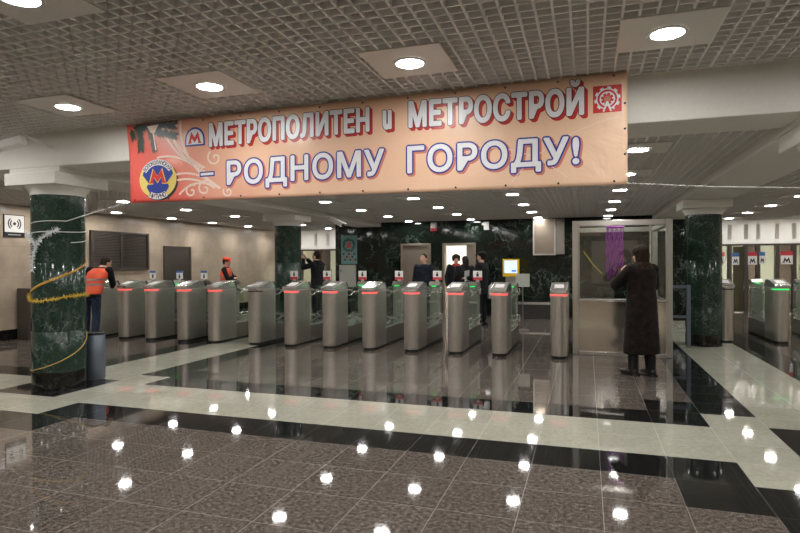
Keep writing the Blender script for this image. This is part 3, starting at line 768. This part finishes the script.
def shifts(r, n=14): return [(0, 0)]+[(r*math.cos(2*PI*i/n), r*math.sin(2*PI*i/n)) for i in range(n)] if r else [(0, 0)]
def word(names, body, xa, xb, zb0, zb1, h0, h1, layers):
    # layers: (name, material, stroke radius, height over the sheet, dx, dz): the glyphs widened by a stroke all round
    me = text_mesh(body, 0.0); X = [v.co.x for v in me.vertices]; lo, hi = min(X), max(X); H = .728
    for nm, m, r, d, dx, dz in layers:
        mb = MB()
        for n_, (ox, oz) in enumerate(shifts(r)):
            vs = []
            for v in me.vertices:
                q = (v.co.x-lo)/(hi-lo); vs.append(B(xa+(xb-xa)*q+dx+ox, zb0+(zb1-zb0)*q+(h0+(h1-h0)*q)*v.co.y/H+dz+oz, d-n_*.00006))
            mb.add(vs, [tuple(p.vertices) for p in me.polygons])
        mb.build(nm, m, ban)
def head_word(body, *a):
    word(None, body, *a, [('lettering', M['p_white'], .011, .0085, 0, 0), ('lettering_outline', M['p_black'], .017, .0065, 0, 0), ('lettering_shadow', M['p_red'], .017, .0045, .022, -.022), ('lettering_shadow', M['p_red'], .017, .0041, .011, -.011)])
def blue_word(body, *a):
    word(None, body, *a, [('lettering', M['p_white'], .008, .0085, 0, 0), ('lettering_outline', M['p_blue'], .021, .0065, 0, 0), ('lettering_shadow', M['p_shade'], .026, .0045, .012, -.012)])
head_word('МЕТРОПОЛИТЕН', -3.555, -1.87, 2.618, 2.645, .217, .205)
head_word('u', -1.725, -1.66, 2.652, 2.653, .245, .245)
head_word('МЕТРОСТРОЙ', -1.485, -.03, 2.65, 2.643, .217, .207)
blue_word('РОДНОМУ', -3.355, -1.73, 2.23, 2.242, .222, .225)
blue_word('ГОРОДУ!', -1.5, -.065, 2.248, 2.251, .224, .211)
for nm, m, e, d in (('lettering', M['p_white'], 0, .0085), ('lettering_outline', M['p_blue'], .013, .0065)):
    mb = MB(); bpoly(mb, [(-3.665-e, 2.33-e), (-3.515+e, 2.332-e), (-3.515+e, 2.357+e), (-3.665-e, 2.355+e)], d); mb.build(nm, m, ban)
def Mshape(cx, cz, w, h):        # underground M: splayed legs, two peaks
    P = [(-.5, 0), (-.22, 0), (-.22, .1), (-.27, .1), (-.2, .45), (0, .05), (.2, .45), (.27, .1), (.22, .1), (.22, 0), (.5, 0), (.5, .1), (.43, .1), (.24, 1), (0, .52), (-.24, 1), (-.43, .1), (-.5, .1)]
    return [(cx+w*x, cz+h*z) for x, z in P]
def ring(cx, cz, rx, rz, n=40, a0=0, a1=2*PI): return [(cx+rx*math.cos(a0+(a1-a0)*i/n), cz+rz*math.sin(a0+(a1-a0)*i/n)) for i in range(n+(0 if a1-a0 > 6.28 else 1))]
# red M inside a blue arch
lg = MB(); cx, cz = -3.733, 2.635
arch = lambda r, e: [(cx-r, cz-e), (cx+r, cz-e)] + [(cx+r*math.cos(a), cz+.06+(r*1.05)*math.sin(a)) for a in [PI*i/18 for i in range(19)]]
bpoly(lg, arch(.118, .005), .004, 0); bpoly(lg, arch(.1, -.012), .006, 1); bpoly(lg, Mshape(cx, cz+.022, .165, .115), .008, 2)
lg.build('arch_emblem', [M['p_blue'], M['p_white'], M['p_logored']], ban)
# station emblem: yellow disc, blue bow tie, red M, two white ribbons of lettering
lg = MB(); ex, ez = -4.19, 2.32
bpoly(lg, ring(ex+.02, ez-.02, .232, .2), .0035, 5); bpoly(lg, ring(ex, ez, .232, .195), .0045, 3)
bpoly(lg, [(ex+x, ez+z) for x, z in ((-.17, .1), (0, .16), (.17, .1), (.19, .05), (.12, -.03), (.14, -.08), (.09, -.15), (-.09, -.15), (-.14, -.08), (-.12, -.03), (-.19, .05))], .006, 0)
def ribbon(a0, a1, r0, r1, n, d, mi):
    for i in range(n):
        p, q = a0+(a1-a0)*i/n, a0+(a1-a0)*(i+1)/n
        bpoly(lg, [(ex+1.12*r0*math.cos(p), ez+r0*math.sin(p)), (ex+1.12*r1*math.cos(p), ez+r1*math.sin(p)), (ex+1.12*r1*math.cos(q), ez+r1*math.sin(q)), (ex+1.12*r0*math.cos(q), ez+r0*math.sin(q))], d, mi)
ribbon(math.radians(150), math.radians(32), .145, .205, 16, .007, 1); ribbon(math.radians(238), math.radians(302), .145, .205, 10, .007, 1)
bpoly(lg, Mshape(ex, ez-.05, .25, .165), .0085, 4); bpoly(lg, Mshape(ex, ez-.04, .215, .14), .0095, 2)
lg.build('station_emblem', [M['p_blue'], M['p_white'], M['p_logored'], M['p_yellow'], M['p_yellow'], M['p_black']], ban)
lt = MB()
def arc_text(body, a0, a1, r, h, flip):
    for i, ch in enumerate(body):
        a = math.radians(a0+(a1-a0)*(i+.5)/len(body)); me = text_mesh(ch, .02)
        X = [v.co.x for v in me.vertices]; c0 = (min(X)+max(X))/2; w_ = max(X)-min(X)
        vs = []
        for v in me.vertices:
            u = (v.co.x-c0)*h/.728*.8; vv = (v.co.y)*h/.728
            if flip: x = (r+h-vv)*math.cos(a)*1.12 - u*math.sin(a); z = (r+h-vv)*math.sin(a)+u*math.cos(a)
            else: x = (r+vv)*math.cos(a)*1.12+u*math.sin(a); z = (r+vv)*math.sin(a)-u*math.cos(a)
            vs.append(B(ex+x, ez+z, .009))
        lt.add(vs, [tuple(p.vertices) for p in me.polygons])
arc_text('ВОЛОКОЛАМСКАЯ', 148, 34, .155, .04, False); arc_text('МИТИНО', 240, 300, .15, .048, True)
lt.build('emblem_lettering', M['p_black'], ban)
# red square with a white gear
lg = MB(); gx, gz = .155, 2.745; hw = .107
bpoly(lg, [(gx-hw, gz-hw), (gx+hw, gz-hw), (gx+hw, gz+hw), (gx-hw, gz+hw)], .004, 0)
def annulus(r0, r1, d, mi, n=36, skip=None):
    for i in range(n):
        if skip and skip(i): continue
        p, q = 2*PI*i/n, 2*PI*(i+1)/n
        bpoly(lg, [(gx+r0*math.cos(p), gz+r0*math.sin(p)), (gx+r1*math.cos(p), gz+r1*math.sin(p)), (gx+r1*math.cos(q), gz+r1*math.sin(q)), (gx+r0*math.cos(q), gz+r0*math.sin(q))], d, mi)
annulus(.074, .084, .006, 1, skip=lambda i: 25 <= i <= 28); annulus(.084, .098, .006, 1, 40, skip=lambda i: i % 4 > 1 or 27 <= i <= 32)
annulus(.048, .058, .006, 1); annulus(.036, .048, .006, 1, 24, skip=lambda i: i % 3 > 0); annulus(.0, .026, .006, 2, 20)
bpoly(lg, [(gx-.035, gz-.1), (gx-.022, gz-.1), (gx, gz-.045), (gx+.022, gz-.1), (gx+.035, gz-.1), (gx+.008, gz-.02), (gx-.008, gz-.02)], .0075, 1)
lg.build('gear_emblem', [M['p_logored'], M['p_white'], M['p_shade']], ban)
# fir twigs printed in the upper left corner
lg = MB()
def twig(pts, ln, n):
    for a, b in zip(pts[:-1], pts[1:]):
        for i in range(int(n*1.7)):
            tt = random.random(); x = a[0]+(b[0]-a[0])*tt; z = a[1]+(b[1]-a[1])*tt
            base = math.atan2(b[1]-a[1], b[0]-a[0]); an = base+random.choice((-1, 1))*random.uniform(.3, 1.0); l_ = ln*random.uniform(.9, 1.35)
            dx, dz = math.cos(an), math.sin(an); w_ = .0055
            zt = min(z+l_*dz, edge_z(x, 1)-.004)
            bpoly(lg, [(x-w_*dz, z+w_*dx), (x+w_*dz, z-w_*dx), (max(x+l_*dx, BXA+.01), zt)], .004+.002*random.random())
twig([(-4.5, 2.87), (-4.25, 2.86), (-4.1, 2.88), (-3.98, 2.86)], .06, 130)
twig([(-4.42, 2.87), (-4.4, 2.76), (-4.4, 2.64)], .055, 120); twig([(-4.3, 2.85), (-4.25, 2.72), (-4.22, 2.62)], .045, 70)
twig([(-4.3, 2.86), (-4.15, 2.79), (-3.97, 2.75)], .055, 130); twig([(-4.52, 2.86), (-4.49, 2.76)], .05, 50)
lg.build('fir_print', M['p_fir'], ban)
lg = MB(); bpoly(lg, [(-4.32, 2.87), (-4.17, 2.88), (-4.22, 2.80), (-4.235, 2.80), (-4.20, 2.62), (-4.215, 2.62), (-4.25, 2.8), (-4.27, 2.80)], .007)
lg.build('paper_cone_print', M['swirl'], ban)
# cream swirls and dotted curves
def stroke(pts, wd, dots=False):
    lg = MB(); n = len(pts); wd = wd*1.6
    for i in range(n-1):
        a, b = pts[i], pts[i+1]; dx, dz = b[0]-a[0], b[1]-a[1]; L = math.hypot(dx, dz) or 1; ox, oz = -dz/L*wd, dx/L*wd
        if dots: bpoly(lg, ring(a[0], a[1], wd, wd, 6), .0045)
        else: bpoly(lg, [(a[0]-ox, a[1]-oz), (b[0]-ox, b[1]-oz), (b[0]+ox, b[1]+oz), (a[0]+ox, a[1]+oz)], .0045)
    lg.build('swirl_print', M['swirl'], ban)
def bez(p0, p1, p2, n): return [((1-t)**2*p0[0]+2*t*(1-t)*p1[0]+t*t*p2[0], (1-t)**2*p0[1]+2*t*(1-t)*p1[1]+t*t*p2[1]) for t in [i/n for i in range(n+1)]]
stroke(bez((-4.12, 2.84), (-4.02, 2.55), (-3.6, 2.36), 26), .009, True); stroke(bez((-4.06, 2.86), (-3.96, 2.58), (-3.6, 2.4), 26), .008, True)
stroke(bez((-4.0, 2.72), (-3.9, 2.5), (-3.62, 2.4), 20), .008, True)
stroke(bez((-3.9, 2.9), (-3.95, 2.5), (-3.45, 2.2), 24), .009); stroke(bez((-4.2, 2.54), (-3.85, 2.6), (-3.55, 2.25), 24), .006)
stroke(bez((-3.95, 2.36), (-3.7, 2.4), (-3.42, 2.18), 22), .008, True); stroke(bez((-3.95, 2.3), (-3.72, 2.33), (-3.5, 2.2), 22), .006)
stroke(bez((-3.92, 2.16), (-3.75, 2.32), (-3.5, 2.22), 20), .008, True)
for (sx, sz, r, t0) in ((-3.62, 2.2, .1, .5), (-3.5, 2.5, .09, 2.2), (-3.78, 2.18, .08, 1.0), (-3.35, 2.16, .06, 2.6)):
    stroke([(sx+r*(1-i/26)*math.cos(t0+i*.32), sz+r*.9*(1-i/26)*math.sin(t0+i*.32)) for i in range(25)], .006)
stroke(bez((-.95, 2.2), (-.45, 2.45), (.15, 2.52), 30), .003, True); stroke(bez((-1.1, 2.36), (-.65, 2.55), (-.15, 2.14), 30), .002)
stroke(bez((-.6, 2.12), (-.3, 2.5), (.25, 2.6), 30), .002)
def eyelet(x, z): mb = MB(); mb.tube([B(x, z, .006), B(x, z, .001)], .009, 10); mb.build('eyelet', M['ink'], ban)
for i in range(12): x = BXA+.1+(BXB-BXA-.2)*i/11; eyelet(x, edge_z(x, 1)-.03); eyelet(x, edge_z(x, 0)+.03)
for z in (2.3, 2.5, 2.7): eyelet(BXB-.02, z)
for i in range(12): x = BXA+.1+(BXB-BXA-.2)*i/11; mb = MB(); mb.tube([B(x, edge_z(x, 1)-.03, .004), (x-BXA+.02, -.005, .9), (x-BXA, .0, CZF-2.05+.02)], .003, 5); mb.build('hanging_tie', M['string'], ban)
# ropes from the lower corners to the columns
mb = MB()
def on_col(deg, z, r=.290): a = math.radians(deg); return (CLX+r*math.cos(a), CLY+r*math.sin(a), z)
mb.tube([(BXA+.05, BY-.01, 2.1), (-5.1, 4.97, 2.03), on_col(-25, 1.955, .292)] + [on_col(-25-i*9, 1.955-.018*i/6+.012*math.sin(i*.3), .292) for i in range(1, 80)], .005, 6)
tag(mb.build('banner_rope', M['string']), 'white string from the banner lower left corner tied around the left column', 'rope')
mb = MB(); mb.tube([(BXB-.01, BY-.01, 2.07), (.9, 4.93, 2.025), (1.5, 5.05, 2.005), (1.72, 5.08, 2.0)] + [(1.93+.3*math.cos(math.radians(-136-i*12)), 5.28+.3*math.sin(math.radians(-136-i*12)), 2.0) for i in range(0, 31)], .004, 6)
tag(mb.build('banner_rope', M['string']), 'white string from the banner lower right corner running off to the right', 'rope')
# tape, cord and tinsel on the left column
mb = MB(); n = 30
for i in range(n):
    p, q = i/n, (i+1)/n
    def tp(s, e): return on_col(-140+195*s, 1.09+.42*s+e, .289)
    mb.add([tp(p, -.014), tp(q, -.014), tp(q, .014), tp(p, .014)], [(0, 1, 2, 3)])
o = mb.build('yellow_tape', M['tape'], smooth='all'); sd = o.modifiers.new('t', 'SOLIDIFY'); sd.thickness = .003; sd.offset = 1
tag(o, 'ochre tape slanting up around the left column', 'tape')
mb = MB(); mb.tube([on_col(-140+195*i/30, .21+.42*(i/30)**1.9, .292) for i in range(31)], .006, 8)
tag(mb.build('yellow_rope', M['cord'], smooth='all'), 'thin yellowish rope curving up around the foot of the left column', 'rope')
mb = MB(); tinsel(mb, [on_col(-150+12*i, 1.06-.03*math.sin(i*.35)+.06*max(0, 1-i/3), .305) for i in range(18)] , .003, 380, .042)
tag(mb.build('tinsel_garland', M['gold']), 'gold tinsel ring around the middle of the left column', 'tinsel')
mb = MB(); tinsel(mb, [on_col(-40, 1.86, .31), on_col(-62, 1.8, .32), on_col(-80, 1.72, .32), on_col(-92, 1.6, .32), on_col(-97, 1.5, .32), on_col(-98, 1.38, .315)], .008, 480, .055)
tinsel(mb, [on_col(-122, 1.84, .315), on_col(-105, 1.76, .32), on_col(-88, 1.68, .32)], .008, 480, .052)
tag(mb.build('tinsel_garland', M['silver']), 'silver tinsel garland drooping on the left column near the string', 'tinsel')

# ---------------------------------------------------------------- people
def person(label, loc, heading, H, P, name='person'):
    """local: facing +Y, right hand at +X. Joints given for a 1.75 m person."""
    s = H/1.75
    root = thing(name, label, 'person', (loc[0], loc[1], 0), heading); root.scale = (s, s, s)
    lean = Vector(P.get('lean', (0, 0)) + (0,)); drop = P.get('drop', 0)
    def up(z, k=1.0):       # torso point: leans progressively from the pelvis
        f = max(0, (z-.95)/.5); return Vector((lean.x*f, lean.y*f, z-drop*f*f))
    head_c = up(1.62)+Vector(P.get('head', (0, .02, 0))); hy = P.get('head_yaw', 0); hp = P.get('head_pitch', 0)
    HR = (Matrix.Rotation(hy, 3, 'Z') @ Matrix.Rotation(hp, 3, 'X'))
    sh = {q: up(1.43)+Vector((q*.185, 0, 0)) for q in (-1, 1)}
    arms = P['arms']          # {-1: (elbow, wrist, handdir), 1: ...}
    feet = P.get('feet', {-1: (-.1, 0), 1: (.1, 0)})
    female = P.get('female', False)
    def legs(mb, r0, r1, r2, zend=.09):
        for q in (-1, 1):
            fx, fy = feet[q]; hip = Vector((q*.095, 0, .9)); an = Vector((fx, fy, zend)); kn = hip.lerp(Vector((fx, fy, .09)), .52)+Vector((0, .03, 0))
            mb.cone(hip, r0, kn, r1); mb.cone(kn, r1*1.02, an.lerp(kn, .45)+Vector((0, -.015, 0)), r1*.98); mb.cone(an.lerp(kn, .45)+Vector((0, -.015, 0)), r1*.98, an, r2)
    # ---- body: one continuous skin surface
    mb = MB()
    legs(mb, .075, .052, .038)
    mb.loft([(up(.84), .10, .08), (up(.92), .145, .095), (up(1.02), .14, .09), (up(1.12), .125, .085), (up(1.25), .14, .095), (up(1.36), .15, .09), (up(1.44), .12, .075), (up(1.47), .07, .06)])
    nb = up(1.44); mb.cone(nb, .06, head_c+HR @ Vector((0, -.02, -.07)), .052)
    for q in (-1, 1):
        fx, fy = feet[q]; mb.cone((fx, fy-.04, .05), .04, (fx+q*.02, fy+.14, .03), .03)
        e, wr = Vector(arms[q][0]), Vector(arms[q][1]); mb.cone(sh[q], .048, e, .036); mb.cone(e, .038, wr, .026)
        hd = Vector(arms[q][2]).normalized(); side = hd.orthogonal().normalized() if abs(hd.z) > .9 else Vector((0, 0, 1)).cross(hd).normalized()
        if abs(hd.z) > .9: side = Vector((1, 0, 0))
        nrm = side.cross(hd).normalized()
        mb.cone(wr, .026, wr+hd*.045, .03); mb.cone(wr+hd*.04+side*.018, .022, wr+hd*.085+side*.02, .02); mb.cone(wr+hd*.04-side*.018, .022, wr+hd*.085-side*.02, .02)
        for k_, (off, ln) in enumerate(((-.033, .062), (-.011, .074), (.011, .07), (.033, .054))):
            b0 = wr+hd*.09+side*off; b1 = b0+hd*ln*.5-nrm*q*.008; b2 = b1+hd*ln*.38-nrm*q*.022
            mb.cone(b0, .0105, b1, .0095, 8); mb.cone(b1, .0095, b2, .008, 8)
        th0 = wr+hd*.03-side*.028*q; th1 = th0-side*.03*q+hd*.035; mb.cone(th0, .014, th1, .011, 8); mb.cone(th1, .011, th1+hd*.03-nrm*q*.01, .009, 8)
    mb.ell(head_c+HR @ Vector((0, -.012, .03)), (.076, .096, .092), 18, 0, HR); mb.ell(head_c+HR @ Vector((0, .02, -.045)), (.058, .066, .075), 16, 0, HR)
    mb.ell(head_c+HR @ Vector((0, .055, -.088)), (.028, .025, .022), 10, 0, HR)
    mb.cone(head_c+HR @ Vector((0, .085, .015)), .011, head_c+HR @ Vector((0, .106, -.025)), .015, 8)
    for q in (-1, 1):
        mb.ell(head_c+HR @ Vector((q*.078, -.01, -.01)), (.012, .022, .034), 10, 0, HR); mb.ell(head_c+HR @ Vector((q*.036, .066, -.025)), (.022, .018, .018), 8, 0, HR)
        mb.ell(head_c+HR @ Vector((q*.03, .078, .026)), (.022, .012, .008), 8, 0, HR)
    body = mb.remesh('body', M['skin'], root, P.get('voxel', .0095), 3)
    mb = MB()
    for q in (-1, 1): mb.ell(head_c+HR @ Vector((q*.031, .084, .005)), (.011, .008, .007), 8, 0, HR)
    mb.build('eyes', M['eye'], body, smooth='all')
    mb = MB(); mb.ell(head_c+HR @ Vector((0, .084, -.058)), (.023, .008, .008), 8, 0, HR); mb.build('mouth', M['lip'], body, smooth='all')
    # ---- clothes
    mb = MB(); legs(mb, .098, .07, .058, .1); mb.loft([(Vector((0, 0, .82)), .12, .1), (Vector((0, 0, .93)), .165, .115), (up(1.03), .16, .11)]); mb.remesh('trousers', P['trousers'], root, .014)
    for q in (-1, 1):
        fx, fy = feet[q]; mb = MB(); d = Vector((q*.03, .2, 0))
        mb.cone((fx, fy-.05, .055), .05, (fx+q*.012, fy+.06, .05), .048); mb.cone((fx+q*.012, fy+.06, .048), .046, (fx+q*.028, fy+.165, .036), .034); mb.box(fx-.045, fx+.055, fy-.095, fy+.19, 0, .02)
        if P.get('boots'): mb.cone((fx, fy-.03, .08), .055, (fx, fy-.03, .26), .06)
        mb.remesh('shoe', M['shoe'], root, .011, 2)
    hem = P.get('hem', .86); k = P.get('bulk', 1.0); fl = P.get('flare', .0)
    mb = MB(); rings = []
    zt = 1.475
    for z in [hem+(1.02-hem)*i/4 for i in range(5)]:
        f = (1.02-z)/.7; c = up(z) if z > .95 else Vector((0, 0, z)); rings.append((c, (.185+fl*f)*k, (.13+fl*f*.9)*k))
    rings += [(up(1.14), .17*k, .125*k), (up(1.27), .18*k, .13*k), (up(1.37), .19*k, .122*k), (up(1.43), .165*k, .105*k), (up(1.47), .10*k, .085*k), (up(1.5), .078, .074)]
    mb.loft(rings, 28)
    for q in (-1, 1):
        e, wr = Vector(arms[q][0]), Vector(arms[q][1]); a = .068*k
        mb.ell(sh[q]+Vector((-q*.01, 0, -.005)), (.075*k, .078*k, .07*k), 12); mb.cone(sh[q], a, e, .06*k); mb.cone(e, .06*k, e.lerp(wr, .9), .048*k)
    mb.remesh(P.get('top_name', 'jacket'), P['top'], root, .014, 4)
    if P.get('vest'):
        mb = MB(); mb.loft([(up(.93), .205, .152), (up(1.02), .203, .15), (up(1.14), .19, .146), (up(1.27), .197, .15), (up(1.37), .2, .142), (up(1.43), .165, .122), (up(1.475), .12, .105)], 28)
        v = mb.remesh('vest', M['vest'], root, .014, 3)
        for z in (1.2, 1.1):
            mb = MB()
            def rg(z, g): return [Vector(up(z))+Vector(((.203+g)*math.cos(a), (.155+g)*math.sin(a), 0)) for a in [2*PI*i/36 for i in range(36)]]
            A, Bq = rg(z, .004), rg(z+.035, .004); vs = A+Bq; mb.add(vs, [(i, (i+1) % 36, 36+(i+1) % 36, 36+i) for i in range(36)])
            mb.build('reflective_stripe', M['reflect'], v, smooth='all')
    if P.get('collar'):
        mb = MB(); c = up(1.46); mb.loft([(c+Vector((0, 0, -.07)), .17, .13), (c+Vector((0, 0, -.01)), .16, .125), (c+Vector((0, -.01, .05)), .12, .11), (c+Vector((0, -.01, .075)), .09, .09)]); mb.remesh('collar', P['collar'], root, .014, 3)
    # hair / hat
    st = P.get('hair', 'short'); hm = P.get('hair_mat', M['hair_dark'])
    mb = MB()
    mb.ell(head_c+HR @ Vector((0, -.027, .04)), (.084, .096, .09), 18, 0, HR)
    if st == 'long':
        mb.cone(head_c+HR @ Vector((0, -.06, 0)), .085, head_c+HR @ Vector((0, -.075, -.14)), .075); mb.cone(head_c+HR @ Vector((0, -.07, -.12)), .078, head_c+HR @ Vector((0, -.07, -.24)), .055)
    elif st == 'bob':
        mb.ell(head_c+HR @ Vector((0, -.03, .045)), (.108, .112, .098), 16, 0, HR); mb.cone(head_c+HR @ Vector((0, -.05, 0)), .1, head_c+HR @ Vector((0, -.05, -.09)), .088)
    else: mb.ell(head_c+HR @ Vector((0, -.05, -.005)), (.07, .06, .07), 12, 0, HR)
    mb.remesh('hair', hm, root, .0095, 3)
    hat = P.get('hat')
    if hat == 'cap':
        mb = MB(); mb.loft([(head_c+Vector((0, -.015, .055)), .096, .112), (head_c+Vector((0, -.02, .1)), .096, .11), (head_c+Vector((0, -.025, .135)), .07, .08), (head_c+Vector((0, -.025, .148)), .02, .02)], 24)
        mb.v = [tuple(head_c+HR @ (Vector(v)-head_c)) for v in mb.v]; h = mb.build('cap', P['hat_mat'], root, smooth='all')
        mb = MB(); mb.prism([(-.075, .07), (.075, .07), (.07, .13), (.035, .165), (-.035, .165), (-.07, .13)], 'z', .05, .06); mb.v = [tuple(head_c+HR @ Vector(v)) for v in mb.v]; mb.build('visor', P['hat_mat'], h, bevel=.003)
    if hat == 'beanie':
        mb = MB(); mb.ell(head_c+HR @ Vector((0, -.015, .055)), (.095, .11, .1), 16, 0, HR); mb.cone(head_c+HR @ Vector((-.08, -.01, -.02)), .03, head_c+HR @ Vector((-.07, .0, .07)), .05); mb.cone(head_c+HR @ Vector((.08, -.01, -.02)), .03, head_c+HR @ Vector((.07, .0, .07)), .05); mb.remesh('hat', P['hat_mat'], root, .011, 3)
    if P.get('scarf'):
        mb = MB(); c = up(1.47); mb.loft([(c+Vector((0, 0, -.04)), .12, .11), (c+Vector((0, .01, .0)), .115, .115), (c+Vector((0, .01, .04)), .095, .1)]); mb.cone(c+Vector((.02, .12, -.02)), .04, c+Vector((.03, .15, -.35)), .03); mb.remesh('scarf', P['scarf'], root, .013, 3)
    return root
dn = (0, .1, -1)
rest = {-1: ((-.25, -.03, 1.15), (-.25, .06, .91), dn), 1: ((.25, -.03, 1.15), (.25, .06, .91), dn)}
# woman in fur coat, back to the camera, hands raised before her chest
person('person in a long dark fur coat at the booth, back to the camera', (.66, 7.93), math.radians(38), 1.66,
       dict(female=True, hem=.30, bulk=1.2, flare=.035, top=M['furcoat'], top_name='fur_coat', trousers=M['trousers_dark'], boots=True, hair='bob', hair_mat=M['hair_brown'], collar=M['furcollar'],
            arms={-1: ((-.30, .16, 1.22), (-.04, .26, 1.36), (.35, .3, .9)), 1: ((.29, .08, 1.2), (.12, .26, 1.28), (-.4, .5, .7))}, head=(0, .04, .0), head_pitch=-.1, feet={-1: (-.1, .06), 1: (.1, -.04)}, voxel=.008))
# worker in orange vest bending over the turnstile end
person('person in an orange vest and jeans bending over the leftmost turnstile', (-8.66, 8.28), math.radians(20), 1.70,
       dict(lean=(.1, .16), drop=.05, top=M['jacket_black'], trousers=M['jeans'], vest=True, hair_mat=M['hair_brown'],
            arms={-1: ((-.22, .3, 1.14), (-.1, .44, 1.04), (.2, .9, -.2)), 1: ((.3, .24, 1.12), (.2, .44, 1.05), (-.3, .9, -.2))}, head=(.03, .06, -.02), head_pitch=-.4, head_yaw=-.6, feet={-1: (-.12, .04), 1: (.12, -.08)}))
# person with orange cap, arms folded, beyond the gates
person('person in an orange cap and vest with folded arms beyond the turnstiles', (-8.42, 12.1), math.radians(-72), 1.60,
       dict(top=M['jacket_black'], trousers=M['trousers_dark'], vest=True, hat='cap', hat_mat=M['orange_cap'],
            arms={-1: ((-.25, .12, 1.18), (.06, .27, 1.2), (1, .2, .1)), 1: ((.25, .12, 1.18), (-.06, .24, 1.24), (-1, .1, .1))}, head_pitch=-.15))
# man taking a photo, in profile to the left
ph = person('person in black raising a small camera, beside the bare back column', (-6.12, 12.45), math.radians(80), 1.74,
       dict(top=M['jacket_black'], trousers=M['trousers_dark'], hair='short', bulk=1.08, collar=M['jacket_black'],
            arms={-1: ((-.24, .24, 1.36), (-.07, .36, 1.56), (.2, .5, .8)), 1: ((.24, .24, 1.36), (.07, .36, 1.56), (-.2, .5, .8))}, head=(0, .04, 0)))
t = thing('photo_camera', 'small camera held up by the person in black by the back column', 'camera', (-6.12-.43*.985, 12.45+.43*.17, 1.62), math.radians(80))
mb = MB(); mb.box(-.065, .065, -.02, .025, -.04, .04); mb.build('camera_body', M['ink'], t, bevel=.008)
mb = MB(); mb.tube([(0, .025, 0), (0, .075, 0)], .03, 14); mb.build('lens', M['steel'], t, smooth=True)
# four by the doors
person('person in a navy jacket facing the camera before the closed back door', (-3.57, 12.75), math.radians(172), 1.66,
       dict(top=M['jacket_navy'], trousers=M['trousers_dark'], bulk=1.1, hair='short', hair_mat=M['hair_brown'], arms=rest, head_pitch=-.2))
person('person with a dark hat and red scarf in front of the open doorway', (-3.2, 14.5), math.radians(200), 1.66,
       dict(top=M['jacket_black'], trousers=M['trousers_dark'], hem=.62, hair='short', hat='beanie', hat_mat=M['hair_dark'], arms=rest, scarf=M['red_coat']))
person('person with long dark hair in a black coat, back turned, by the doorway', (-2.84, 13.85), math.radians(18), 1.62,
       dict(top=M['jacket_black'], trousers=M['trousers_dark'], hem=.6, bulk=1.08, hair='long', arms=rest, female=True, head_yaw=.3))
person('tall person in a black cap and long black jacket in profile facing left', (-2.30, 13.15), math.radians(72), 1.70,
       dict(top=M['jacket_black'], trousers=M['trousers_dark'], hem=.74, bulk=1.05, hat='cap', hat_mat=M['hair_dark'],
            arms={-1: ((-.26, .06, 1.16), (-.18, .3, 1.12), (.2, 1, .1)), 1: ((.25, -.02, 1.15), (.24, .08, .92), dn)}))
t = thing('shopping_bag', 'white bag carried at the side of the person in a black cap', 'bag', (-2.06, 13.22, .62), math.radians(72))
mb = MB(); mb.loft([((0, 0, 0), .05, .13), ((0, 0, .15), .07, .15), ((0, 0, .27), .05, .13), ((0, 0, .33), .015, .06)], 20); mb.build('sack', M['beige_bag'], t, smooth='all')
mb = MB(); mb.tube([(0, -.05, .32), (0, -.03, .36), (0, .03, .36), (0, .05, .32)], .006); mb.build('handle', M['beige_bag'], t, smooth=True)
t = thing('paper_sheaf', 'white papers in the forward hand of the person in a black cap', 'papers', (-2.62, 13.03, 1.12), math.radians(72))
mb = MB(); mb.prism([(-.1, -.1), (.1, -.08), (.1, .16), (-.1, .14)], 'y', -.006, .006); mb.build('sheets', M['sign_white'], t)

# ---------------------------------------------------------------- M signs on the far right glass doors
def door_sign(x, z0, w, h, blue, label):
    t = thing('door_sign', label, 'sign', (x, YG-.055, z0), 0, 'signs on the right glass doors')
    mb = MB(); mb.box(-w/2, w/2, -.006, .0, 0, h); mb.build('plate', M['sign_white'], t)
    mb = MB(); mb.box(-w/2, w/2, -.008, -.006, h*.68, h); mb.build('colour_band', M['sign_blue'] if blue else M['sign_red'], t)
    mb = MB(); mb.prism(Mshape(0, h*.12, w*.72, h*.42)[::1], 'y', -.009, -.006); mb.build('letter', M['ink'], t)
door_sign(3.62, 1.36, .22, .36, False, 'white sign with red band and black M, nearest the right column')
door_sign(4.0, 1.36, .18, .34, True, 'white sign with blue band, left one on the right glass doors')
door_sign(4.42, 1.36, .22, .36, False, 'white sign with red band and black M, middle of the right glass doors')
door_sign(4.66, 1.38, .14, .34, True, 'white sign with blue band, right one on the right glass doors')
door_sign(5.25, 1.37, .29, .36, False, 'large white sign with red band and black M at far right')
